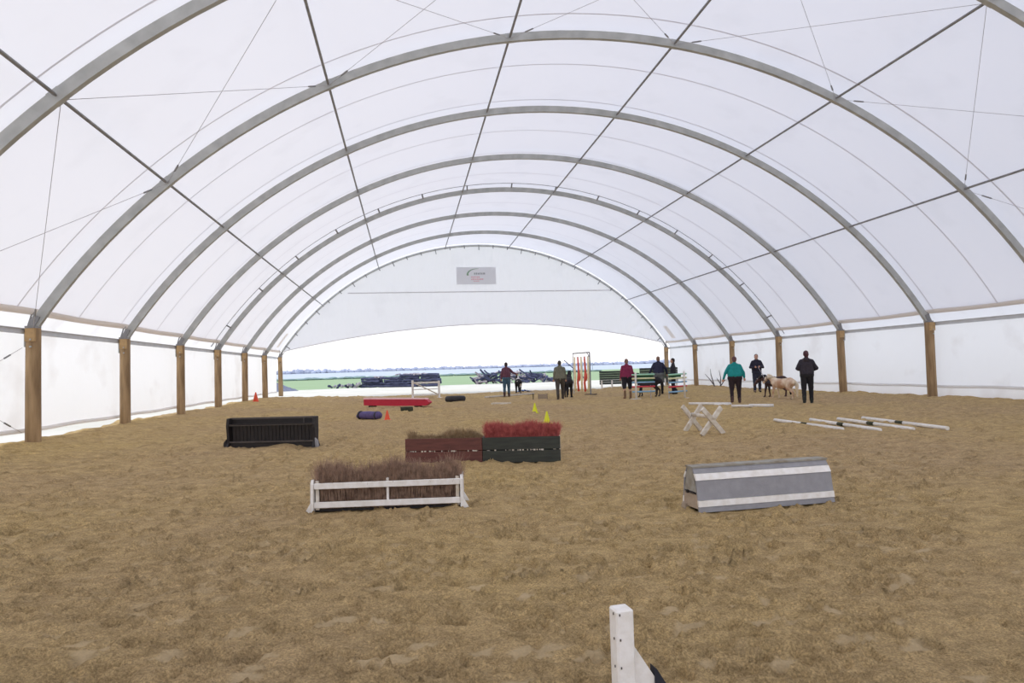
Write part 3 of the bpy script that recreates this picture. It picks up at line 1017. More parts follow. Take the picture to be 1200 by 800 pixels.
# red plank on a dark block
def redplank():
    t = thing('balance_beam', 'long red plank with pale pink top lying behind the purple bag', 'beam', (-0.42, 27.3, gz(-0.42, 27.3)), math.atan2(26.7 - 27.93, 2.56))
    bm = bmesh.new()
    prism(bm, [(-1.42, 0.10), (-1.42, 0.34), (1.30, 0.30), (1.45, 0.18), (1.30, 0.06), (0.0, 0.06)], 'y', -0.14, 0.14)
    link('beam_body', bm, M['red'], t)
    bm = bmesh.new()
    prism(bm, [(-1.42, 0.342), (-1.42, 0.40), (1.25, 0.345), (1.30, 0.302)], 'y', -0.16, 0.16)
    link('top_plank', bm, M['pinktop'], t)
    for x in (-1.1, 0.9):
        link('foot', newbox(x - 0.12, x + 0.12, -0.12, 0.12, 0, 0.11), M['dkgreen'], t)
    o = link('rubber_block', newbox(-0.22, 0.22, -0.12, 0.12, 0, 0.16, bev=0.02), M['dkgreen'])
    o.location = (-0.05, 24.5, gz(-0.05, 24.5) - 0.01)
    tag(o, 'small dark green block on the sand in front of red plank', 'block')
redplank()

# dark half-buried tyre
def tyre():
    t = thing('half_buried_tyre', 'black tyre lying flat and half sunk near the far edge of sand', 'tyre', (2.1, 30.4, gz(2.1, 30.4) + 0.03), R(-20))
    bm = bmesh.new()
    N, K = 28, 10
    g = [[bm.verts.new(((0.36 + 0.11 * math.cos(b)) * math.cos(a) * 1.0, (0.36 + 0.11 * math.cos(b)) * math.sin(a), 0.12 + 0.13 * math.sin(b))) for b in [2 * PI * k / K for k in range(K)]] for a in [2 * PI * i / N for i in range(N)]]
    for i in range(N):
        for k in range(K):
            bm.faces.new((g[i][k], g[(i + 1) % N][k], g[(i + 1) % N][(k + 1) % K], g[i][(k + 1) % K]))
    link('tread', bm, M['rubber'], t, smooth=True)
    bm = bmesh.new()
    lathe(bm, [(0.27, 0.0), (0.27, 0.10)], 20)
    link('sand_fill', bm, M['dkgreen'], t)
tyre()

# white gate near the far edge
def gate():
    t = thing('hurdle_gate', 'white wooden hurdle gate with a diagonal brace at the far edge', 'gate', (0.93, 35.2, gz(0.93, 35.2) - 0.02), R(14))
    W = 0.70
    for s in (-1, 1):
        bm = newbox(s * W - 0.05, s * W + 0.05, -0.04, 0.04, 0, 0.98 if s < 0 else 0.92, bev=0.01)
        link('gate_post', bm, M['white'], t)
        link('foot', newbox(s * W - 0.05 if s > 0 else s * W - 0.14, s * W + (0.14 if s > 0 else 0.05), -0.22, 0.22, 0, 0.05), M['white'], t)
    for z, h in ((0.84, 0.09), (0.50, 0.05), (0.20, 0.07)):
        link('gate_rail', newbox(-W + 0.05, W - 0.05, -0.02, 0.02, z - h / 2, z + h / 2), M['white'], t)
    bm = bmesh.new()
    beam(bm, (-W + 0.05, -0.03, 0.86), (W - 0.05, -0.03, 0.20), 0.03, 0.06)
    link('brace', bm, M['whitedirt'], t)
gate()

# small odds and ends on the far sand
def plainbar(name, a, b, wd, h, m, label, cat, z=0.0, rnd=False):
    a, b = Vector((*a, 0)), Vector((*b, 0))
    c = (a + b) / 2
    L = (b - a).length / 2
    bm = bmesh.new()
    if rnd:
        tube(bm, [(-L, 0, h / 2), (L, 0, h / 2)], h / 2, 12)
    else:
        box(bm, -L, L, -wd / 2, wd / 2, 0, h, bev=0.008)
    o = link(name, bm, m, smooth=rnd)
    if rnd:
        for p in o.data.polygons:
            p.use_smooth = len(p.vertices) == 4
    o.location = (c.x, c.y, gz(c.x, c.y) - 0.008 + z)
    o.rotation_euler = (0, 0, math.atan2(b.y - a.y, b.x - a.x))
    tag(o, label, cat)
    return o
plainbar('plank', (3.33, 26.86), (3.98, 26.4), 0.22, 0.07, M['whitedirt'], 'short weathered white plank on sand behind the yellow cones', 'plank')
plainbar('ground_pole', (3.76, 33.3), (6.7, 35.8), 0.10, 0.10, M['whitedirt'], 'long pale pole lying by the feet of person with piebald pony', 'pole', rnd=True)
def crate():
    t = thing('small_crate', 'small brown crate on the sand behind the yellow cones', 'crate', (6.12, 30.5, gz(6.12, 30.5) - 0.01), R(-10))
    for z in (0.02, 0.14):
        link('slat', newbox(-0.2, 0.2, -0.16, -0.14, z, z + 0.1), M['rawwood'], t)
        link('slat', newbox(-0.2, 0.2, 0.14, 0.16, z, z + 0.1), M['rawwood'], t)
    for s in (-1, 1):
        link('end_panel', newbox(s * 0.2 - 0.012, s * 0.2 + 0.012, -0.14, 0.14, 0, 0.26), M['blackrail'], t)
    link('stake', newbox(-0.46, -0.42, -0.02, 0.02, 0, 0.28), M['dkgreen'], t)
crate()

# cavaletto of two crosses
def cavaletto():
    t = thing('cross_cavaletto', 'white cavaletto with two crossed ends standing right of centre', 'jump', (5.85, 12.9, gz(5.85, 12.9) - 0.01))
    o_ = t.location.copy()
    o_.z = 0
    ends = []
    for (ax, ay), (bx, by) in (((5.57, 12.33), (6.11, 12.47)), ((5.58, 13.22), (6.10, 13.42))):
        a, b = Vector((ax, ay, 0)) - o_, Vector((bx, by, 0)) - o_
        u = (b - a).normalized()
        nrm = Vector((-u.y, u.x, 0))
        W = (b - a).length
        H = 0.55
        p1, p2 = a + u * 0.03, b - u * 0.03
        if not ends:
            p1, p2 = p2, p1
        bm = bmesh.new()
        beam(bm, p1 + Vector((0, 0, 0.03)), p2 + Vector((0, 0, H)), 0.045, 0.10, bev=0.006)
        link('cross_board', bm, M['whitedirt'], t)
        bm = bmesh.new()
        q1, q2 = p2 + nrm * 0.048 + Vector((0, 0, 0.03)), p1 + nrm * 0.048 + Vector((0, 0, H))
        beam(bm, q1, q2, 0.045, 0.10, bev=0.006)
        link('cross_board', bm, M['whitedirt'], t)
        ends.append((a + b) / 2 + Vector((0, 0, H / 2 + 0.09)))
    bm = bmesh.new()
    tube(bm, [ends[0] - Vector((0, 0.05, 0)), ends[1] + Vector((0, 0.05, 0))], 0.038, 12)
    link('rail', bm, M['whitedirt'], t, smooth=True)
cavaletto()

# poles on the ground behind the crosses
plainbar('ground_pole', (9.55, 22.1), (10.66, 21.25), 0.1, 0.085, M['white'], 'white pole on the sand just behind the cross cavaletto', 'pole', rnd=True)
plainbar('ground_pole', (9.9, 20.9), (10.5, 20.9), 0.1, 0.08, M['white'], 'short white pole end in front of the pole behind the cavaletto', 'pole', rnd=True)
plainbar('ground_pole', (10.03, 19.95), (10.55, 19.6), 0.09, 0.085, M['white'], 'thinner white pole left of the pair in front of teal jumper', 'pole', rnd=True)
plainbar('ground_pole', (10.50, 19.72), (11.05, 19.25), 0.12, 0.10, M['white'], 'thicker white pole right of the pair in front of teal jumper', 'pole', rnd=True)

# four trotting poles, white with a green band
for k, (a, b) in enumerate((((8.48, 14.75), (8.44, 12.20)), ((9.20, 14.45), (8.92, 11.75)), ((9.83, 14.35), (9.52, 11.62)), ((10.42, 14.30), (10.15, 11.50)))):
    a, b = Vector((*a, 0)), Vector((*b, 0))
    d = b - a
    c = (a + b) / 2
    lab = ['leftmost of the four', 'second from left of the four', 'third from left of the four', 'rightmost of the four'][k]
    t = thing('trotting_pole', 'white ground pole with dark green middle band, %s' % lab, 'pole', (a.x, a.y, gz(c.x, c.y) + 0.033), math.atan2(d.y, d.x), 'trotting poles')
    L = d.length
    for nm, p, q, m in (('white_half', 0, 0.44, M['white']), ('green_band', 0.44, 0.53, M['dkgreen']), ('white_half', 0.53, 1, M['white'])):
        bm = bmesh.new()
        tube(bm, [(L * p, 0, 0), (L * q, 0, 0)], 0.038 if nm == 'white_half' else 0.0375, 12)
        o = link(nm, bm, m, t, smooth=True)
        for pl in o.data.polygons:
            pl.use_smooth = len(pl.vertices) == 4

# foreground wing post
def wing():
    t = thing('jump_wing', 'white square jump post with sloping wing boards at the bottom edge', 'jump', (0.765, 2.46, gz(0.765, 2.46) - 0.005), R(6))
    bm = newbox(-0.035, 0.035, -0.035, 0.035, 0, 0.505, bev=0.006)
    link('post', bm, M['white'], t)
    bm = bmesh.new()
    prism(bm, [(0.035, 0.0), (0.035, 0.365), (0.045, 0.36), (0.125, 0.235), (0.125, 0.0)], 'y', 0.0, 0.02)
    link('wing_board', bm, M['white'], t)
    bm = bmesh.new()
    prism(bm, [(0.125, 0.0), (0.125, 0.27), (0.135, 0.262), (0.185, 0.18), (0.25, 0.0)], 'y', -0.005, 0.035)
    link('wing_board', bm, M['navy'], t)['label'] = 'dark navy outer wing board'
    link('base_foot', newbox(-0.04, 0.26, 0.036, 0.08, 0, 0.05, bev=0.004), M['white'], t)
    for z in (0.49, 0.40, 0.30, 0.20):
        for x, y in ((-0.036, -0.012), (-0.022, -0.036)):
            bm = bmesh.new()
            box(bm, x - 0.0022, x + 0.0022, y - 0.0022, y + 0.0022, z - 0.004, z + 0.004)
            link('nail', bm, M['blackrail'], t)
wing()

# ------------------------------------------------------------------ striped rail wings
def railset(x, y, rz, side, label):
    """side=-1: post at the left end, +1: post at the right end"""
    t = thing('striped_fence', label, 'fence', (x, y, gz(x, y) - 0.01), rz)
    bm = bmesh.new()
    tube(bm, [(0, 0, 0), (0, 0, 1.08), (0, 0, 1.13)], [0.04, 0.04, 0.02], 12)
    link('post', bm, M['white'], t, smooth=True)
    link('base_foot', newbox(-0.24, 0.18, -0.06, 0.06, 0, 0.06), M['white'], t)
    d = -side
    cols = [('railblue', 0.33), ('railred', 0.53), ('railblue', 0.70), ('railyellow', 0.86), ('railgreen', 1.01)]
    for m, z in cols:
        bm = bmesh.new()
        z2 = z + (0.0 if side < 0 else -0.03)
        tube(bm, [(-d * 0.14, 0.065, z), (d * (0.78 if side < 0 else 0.66), 0.065, z2)], 0.032, 10)
        link('rail', bm, M[m], t, smooth=True)
    for z in ((0.94, 0.78) if side < 0 else (0.93,)):
        bm = newbox(min(d * 0.08, d * (0.74 if side < 0 else 0.62)), max(d * 0.08, d * (0.74 if side < 0 else 0.62)), 0.10, 0.125, z - 0.045, z + 0.045)
        link('infill_board', bm, M['deepgreen'], t)
    for z in (0.62,):
        if side < 0:
            link('infill_board', newbox(0.08, 0.74, 0.10, 0.125, z - 0.04, z + 0.04), M['navy'], t)
    bm = bmesh.new()
    tube(bm, [(d * 0.62, 0.14, 0), (d * 0.62, 0.14, 1.0)], 0.014, 8)
    link('stay', bm, M['wire'], t)
railset(9.03, 26.0, R(-8), -1, 'striped rail fence in front of black pony, white post at left')
railset(10.78, 25.3, R(8), 1, 'striped rail fence at right with its white post on the right end')

# ------------------------------------------------------------------ streamer gate
def streamer_gate():
    a, b = Vector((8.95, 32.5, 0)), Vector((8.62, 34.6, 0))
    t = thing('streamer_gate', 'tall metal frame hung with red and yellow streamers', 'gate', (a.x, a.y, gz(a.x, a.y) - 0.02))
    d = b - a
    H = 2.12
    bm = bmesh.new()
    tube(bm, [(0, 0, 0), (0, 0, H)], 0.035, 8)
    link('upright', bm, M['galvdark'], t)
    bm = bmesh.new()
    tube(bm, [d, d + Vector((0, 0, H))], 0.022, 8)
    link('upright', bm, M['wire'], t)
    bm = bmesh.new()
    tube(bm, [(0, 0, H), d + Vector((0, 0, H))], 0.032, 8)
    link('crossbar', bm, M['galvdark'], t)
    bm = bmesh.new()
    tube(bm, [(0, 0, H - 0.25), d * 0.14 + Vector((0, 0, H - 0.03))], 0.02, 6)
    link('corner_brace', bm, M['galvdark'], t)
    link('foot', newbox(-0.3, 0.3, -0.05, 0.05, 0, 0.06), M['blackrail'], t)
    bm = bmesh.new()
    tube(bm, [(0, 0, 1.93), d + Vector((0, 0, 1.93))], 0.008, 5)
    link('cord', bm, M['wire'], t)
    for k, m in enumerate(['yellowpole', 'redpole', 'yellowpole', 'redpole', 'yellowpole']):
        p = d * (0.10 + 0.2 * k)
        s = Vector((0.03 * (k % 2), 0, 0))
        bm = bmesh.new()
        tube(bm, [p + Vector((0, 0, 1.92)), p + s + Vector((0, 0, 1.2)), p - s + Vector((0, 0, 0.6)), p + Vector((0, 0, 0.16))], [0.04, 0.055, 0.06, 0.055], 8)
        link('streamer', bm, M[m], t, smooth=True)
        if m == 'redpole':
            bm = bmesh.new()
            tube(bm, [p + Vector((0.03, 0, 1.22)), p + Vector((0.05, 0, 0.9)), p + Vector((0.02, 0, 0.68))], [0.04, 0.10, 0.05], 8)
            link('streamer_knot', bm, M['redpole'], t, smooth=True)
streamer_gate()

# ------------------------------------------------------------------ dark green board panels near the far right corner
def panel(x0, x1, y, zt, n, label):
    t = thing('board_panel', label, 'panel', ((x0 + x1) / 2, y, -0.12))
    L = (x1 - x0) / 2 - 0.01
    z0 = 0.36
    h = (zt + 0.12 - z0) / n
    for k in range(n):
        link('board', newbox(-L, L, -0.02 - 0.006 * (k % 2), 0.02, z0 + h * k, z0 + h * (k + 1) - 0.012), M['panelgreen'], t)
    m = max(2, round((x1 - x0) / 0.62))
    for k in range(m):
        x = -L + 0.12 + (2 * L - 0.24) * k / (m - 1)
        link('support', newbox(x - 0.04, x + 0.04, -0.11, -0.03, 0, 0.62), M['white'], t)
panel(12.05, 13.65, 41.6, 1.10, 6, 'dark green board panel on white stub legs right of the streamer gate')
panel(13.67, 14.70, 41.6, 0.92, 5, 'lower dark green board panel left of the person in crimson')
panel(14.72, 17.30, 41.6, 1.22, 6, 'taller dark green board panel behind the striped fences')

# ------------------------------------------------------------------ bare branch by the right curtain
def branch():
    t = thing('bare_branch', 'bare twiggy branch sticking up by the right curtain', 'branch', (17.9, 37.4, gz(17.9, 37.4) - 0.05))
    specs = [((0, 0, 0), (-0.35, 0.1, 0.55), (-0.62, 0.1, 0.85)), ((-0.1, 0, 0.1), (-0.3, 0, 0.8), (-0.32, 0, 1.15)), ((0.25, 0, 0), (0.3, 0, 0.6), (0.22, 0, 1.05)),
             ((0.25, 0, 0.1), (0.5, 0, 0.4), (0.6, 0, 0.5)), ((0.28, 0, 0.25), (0.1, 0, 0.5), (0.05, 0, 0.6)), ((0.0, 0, 0), (0.15, 0, 0.02), (0.3, 0, 0.0))]
    for p in specs:
        bm = bmesh.new()
        tube(bm, p, [0.035, 0.025, 0.01], 6)
        link('stem', bm, M['bark'], t)
branch()

# ------------------------------------------------------------------ things beyond the far opening
def instance(src, name, loc, rot, scale, label, cat, group):
    o = src.copy()
    o.name = name
    COL.objects.link(o)
    o.location, o.rotation_euler, o.scale = loc, rot, scale
    return tag(o, label, cat, group)
def log_src(m, seed, name):
    rd = random.Random(seed)
    bm = bmesh.new()
    pts = [(-1 + 2 * k / 5, rd.uniform(-0.03, 0.03), rd.uniform(-0.03, 0.03)) for k in range(6)]
    tube(bm, pts, [0.10 * rd.uniform(0.8, 1.15) for _ in pts], 8)
    return link(name, bm, m, smooth=False)
def pile():
    rd = random.Random(2)
    srcs = [log_src(M['logdark'], s, 'log') for s in (1, 2, 3)]
    used = set()
    L1 = 'dark log lying in the long stack beyond the opening, left of centre'
    k = 0
    for seg in range(4):
        for layer in range(5):
            u = seg / 3
            if layer * 0.27 > 0.85 + 0.5 * u:
                continue
            for row in range(3 if layer < 3 else 2):
                x = -3.7 + 2.0 * seg + rd.uniform(-0.25, 0.25)
                loc = (x, 72.2 - 1.0 * seg + row * 0.34 + 0.17 * (layer % 2), 0.02 + layer * 0.265)
                rot, sc = (rd.uniform(0, 6), 0, rd.gauss(-0.35, 0.05)), (rd.uniform(0.85, 1.12), 1.3, 1.3)
                s = rd.randrange(3)
                if s not in used:
                    used.add(s)
                    o = srcs[s]
                    o.location, o.rotation_euler, o.scale = loc, rot, sc
                    tag(o, L1, 'log', 'dark logs stacked beyond the opening')
                else:
                    instance(srcs[s], 'log', loc, rot, sc, L1, 'log', 'dark logs stacked beyond the opening')
    pl = log_src(M['logpale'], 9, 'log')
    for k in range(12):
        u = rd.random()
        loc, rot, sc = (-3.9 + 6.0 * u, 72.4 - 3.0 * u + rd.uniform(-0.15, 0.15), 0.98 if u < 0.3 else 1.2), (0, rd.gauss(0.0, 0.12), rd.uniform(-1, 1)), (rd.uniform(0.2, 0.45), 0.8, 0.8)
        if k == 0:
            pl.location, pl.rotation_euler, pl.scale = loc, rot, sc
            tag(pl, 'short pale offcut lying on top of the dark log stack', 'log', 'pale offcuts on the log stack')
        else:
            instance(pl, 'log', loc, rot, sc, 'short pale offcut lying on top of the dark log stack', 'log', 'pale offcuts on the log stack')
    srcs = [log_src(M['logdark'], 4, 'timber_scrap'), log_src(M['logpale'], 5, 'timber_scrap')]
    LBL = ['dark timber in the tangled scrap heap beyond the opening, right of centre', 'pale timber in the tangled scrap heap beyond the opening, right of centre']
    GR = ['dark timbers of the scrap heap', 'pale timbers of the scrap heap']
    for k in range(110):
        s = 0 if rd.random() < 0.66 else 1
        u = rd.random()
        x = 7.0 + 8.6 * u
        top = 1.15 - 0.35 * abs(u - 0.35) * 2 - (0.4 if u > 0.85 else 0)
        z = rd.uniform(0.0, max(0.1, top))
        loc = (x, 72 + rd.uniform(-1.2, 1.2), z)
        rot = (0, rd.gauss(0.25, 0.45), rd.uniform(-1.0, 1.0))
        sc = (rd.uniform(0.35, 0.8), rd.uniform(0.7, 1.3), rd.uniform(0.7, 1.3))
        if k < 2:
            o = srcs[k]
            o.location, o.rotation_euler, o.scale = loc, rot, sc
            tag(o, LBL[k], 'timber', GR[k])
        else:
            instance(srcs[s], 'timber_scrap', loc, rot, sc, LBL[s], 'timber', GR[s])
    o = instance(srcs[0], 'timber_scrap', (18.2, 72, 1.05), (0, R(42), 0.1), (1.75, 0.6, 0.6), 'long dark pole jutting up left of the streamer gate', 'timber', None)
    if 'group' in o: del o['group']
    for k in range(9):
        instance(srcs[k % 2], 'timber_scrap', (-8.2 + 0.42 * k + rd.uniform(-.2, .2), 74.5 + rd.uniform(-.5, .5), 0.1), (0, rd.gauss(0, 0.5), rd.uniform(0, 3)), (0.25 + 0.03 * k, 1.2, 1.2 + 0.12 * k),
                 'short offcut on the ground at the left end of the log stack', 'timber', 'offcuts beside the log stack')
pile()
def heap():
    bm = bmesh.new()
    N = 24
    rings = []
    for j in range(7):
        r_ = 2.4 * (1 - j / 6)
        rings.append([bm.verts.new((r_ * math.cos(2 * PI * k / N) + 0.15 * math.sin(k * 3.1 + j), r_ * 0.8 * math.sin(2 * PI * k / N), 1.0 * (j / 6) ** 1.1 + 0.07 * math.sin(k * 2.3 + j * 1.7) * (j < 6))) for k in range(N)])
    for A, B in zip(rings, rings[1:]):
        for k in range(N):
            bm.faces.new((A[k], A[(k + 1) % N], B[(k + 1) % N], B[k]))
    o = link('gravel_heap', bm, M['heap'], smooth=True)
    o.location = (-13.2, 70, -0.15)
    tag(o, 'grey-blue heap beyond the opening beside the last left post', 'heap')
    bm = bmesh.new()
    g = [[bm.verts.new((-0.45 + 0.9 * i / 12 + 0.03 * math.sin(j * 2), -0.3 + 0.6 * j / 6, 0.14 * abs(math.sin(i * 1.3 + j * 0.9)) * (1 - abs(i - 6) / 7) + 0.02)) for i in range(13)] for j in range(7)]
    for j in range(6):
        for i in range(12):
            bm.faces.new((g[j][i], g[j][i + 1], g[j + 1][i + 1], g[j + 1][i]))
    o = link('crumpled_tarp', bm, M['bluetarp'], smooth=True)
    o.location = (6.95, 40.3, gz(6.95, 40.3))
    tag(o, 'small crumpled blue tarp on the ground beside the piebald pony', 'tarp')
heap()

# hedges, trees and skyline: clumpy crowns
def crown_row(name, x0, x1, y, h, m, label, cat, n, seed, hv=0.35, trunk=False, z=-0.1, wd=1.6):
    rd = random.Random(seed)
    bm = bmesh.new()
    for k in range(n):
        x = x0 + (x1 - x0) * (k + rd.uniform(0.1, 0.9)) / n
        hh = h * rd.uniform(1 - hv, 1)
        r_ = (x1 - x0) / n * wd / 2
        c = Vector((x, y + rd.uniform(-r_, r_), z + hh * 0.45))
        mtx = Matrix.Translation(c) @ Matrix.Diagonal((r_ * rd.uniform(0.8, 1.3), r_ * 0.8, hh * 0.55, 1))
        res = bmesh.ops.create_icosphere(bm, subdivisions=2, radius=1.0, matrix=mtx)
        for v in res['verts']:
            v.co += Vector((rd.uniform(-1, 1) * r_ * 0.12, 0, rd.uniform(-1, 1) * hh * 0.07))
    o = link(name, bm, m)
    tag(o, label, cat)
    return o
crown_row('hedge', -40, 60, 205, 0.9, M['hedge'], 'low grey-green hedge across the pasture far behind the gravel yard', 'hedge', 50, 3, z=-0.2)
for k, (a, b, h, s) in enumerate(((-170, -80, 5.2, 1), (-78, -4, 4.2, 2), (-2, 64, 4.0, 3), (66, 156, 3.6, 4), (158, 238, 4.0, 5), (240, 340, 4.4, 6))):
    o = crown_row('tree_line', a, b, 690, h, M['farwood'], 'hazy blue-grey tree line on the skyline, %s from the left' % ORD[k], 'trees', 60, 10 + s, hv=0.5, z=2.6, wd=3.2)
    o['group'] = 'skyline tree lines'
def tree(x, y, h, label, seed):
    rd = random.Random(seed)
    t = thing('distant_tree', label, 'tree', (x, y, -0.1), 0, 'trees right of the opening')
    bm = bmesh.new()
    tube(bm, [(0, 0, 0), (0, 0, h * 0.35), (0.1, 0, h * 0.8)], [h * 0.04, h * 0.03, h * 0.01], 6)
    link('trunk', bm, M['farwood'], t)
    bm = bmesh.new()
    for _ in range(260):
        a, e = rd.uniform(0, 2 * PI), rd.uniform(-0.4, 1.2)
        q = h * 0.36 * rd.uniform(0.5, 1)
        c = Vector((q * math.cos(a) * math.cos(e), q * math.sin(a) * math.cos(e), h * 0.62 + q * math.sin(e)))
        s = h * 0.03
        vs = [bm.verts.new(c + Vector((rd.uniform(-s, s), rd.uniform(-s, s), rd.uniform(-s, s)))) for _ in range(3)]
        bm.faces.new(vs)
    link('crown', bm, M['farwood'], t)
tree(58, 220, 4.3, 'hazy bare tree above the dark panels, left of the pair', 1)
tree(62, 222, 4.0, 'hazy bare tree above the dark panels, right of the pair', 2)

# ------------------------------------------------------------------ bodies: overlapping tapered limbs fused by a voxel remesh
def limb(bm, p, q, r1, r2, seg=12, sx=1.0):
    p, q = Vector(p), Vector(q)
    d = q - p
    L = d.length
    d.normalize()
    ref = Vector((1, 0, 0)) if abs(d.x) < 0.8 else Vector((0, 1, 0))
    s = (ref - d * ref.dot(d)).normalized()
    t = d.cross(s)
    prof = []
    for k in range(5):
        a = PI / 2 * k / 4
        prof.append((r1 * math.sin(a) if k else 0.001, -r1 * math.cos(a)))
    for k in range(5):
        a = PI / 2 * k / 4
        prof.append((max(0.001, r2 * math.cos(a)), L + r2 * math.sin(a)))
    rings = [[bm.verts.new(p + d * z + (s * math.cos(a) + t * math.sin(a)) * r_) for a in [2 * PI * k / seg for k in range(seg)]] for r_, z in prof]
    for A, B in zip(rings, rings[1:]):
        for k in range(seg):
            l = (k + 1) % seg
            bm.faces.new((A[k], A[l], B[l], B[k]))
    bm.faces.new(rings[0][::-1])
    bm.faces.new(rings[-1])
    return [v for r_ in rings for v in r_]
def ell(bm, c, rx, ry, rz, rot=None):
    mtx = Matrix.Translation(Vector(c)) @ (rot.to_matrix().to_4x4() if rot else Matrix.Identity(4)) @ Matrix.Diagonal((rx, ry, rz, 1))
    bmesh.ops.create_uvsphere(bm, u_segments=16, v_segments=10, radius=1, matrix=mtx)
def fuse(name, bm, m, parent, vox=0.012, smooth=4, noise=0.0):
    me = bpy.data.meshes.new(name)
    bmesh.ops.recalc_face_normals(bm, faces=bm.faces)
    bm.to_mesh(me)
    bm.free()
    o = bpy.data.objects.new(name, me)
    COL.objects.link(o)
    r_ = o.modifiers.new('r', 'REMESH')
    r_.mode = 'VOXEL'
    r_.voxel_size = vox
    s = o.modifiers.new('s', 'SMOOTH')
    s.iterations = smooth
    s.factor = 0.5
    bpy.context.view_layer.update()
    dg = bpy.context.evaluated_depsgraph_get()
    me2 = bpy.data.meshes.new_from_object(o.evaluated_get(dg))
    o.modifiers.clear()
    o.data = me2
    me2.name = name
    bpy.data.meshes.remove(me)
    if noise > 0:
        n = len(me2.vertices)
        co = np.empty(n * 3)
        me2.vertices.foreach_get('co', co)
        co = co.reshape(-1, 3)
        nr = np.empty(n * 3)
        me2.vertices.foreach_get('normal', nr)
        nr = nr.reshape(-1, 3)
        f = vnoise(co[:, 0] + co[:, 2] * 0.6 + 30, co[:, 1] + co[:, 2] + 30, 0.07, 61)
        co = co + nr * (f * noise)[:, None]
        me2.vertices.foreach_set('co', co.ravel())
        me2.update()
    me2.polygons.foreach_set('use_smooth', [True] * len(me2.polygons))
    me2.materials.clear()
    me2.materials.append(m)
    o.parent = parent
    return o

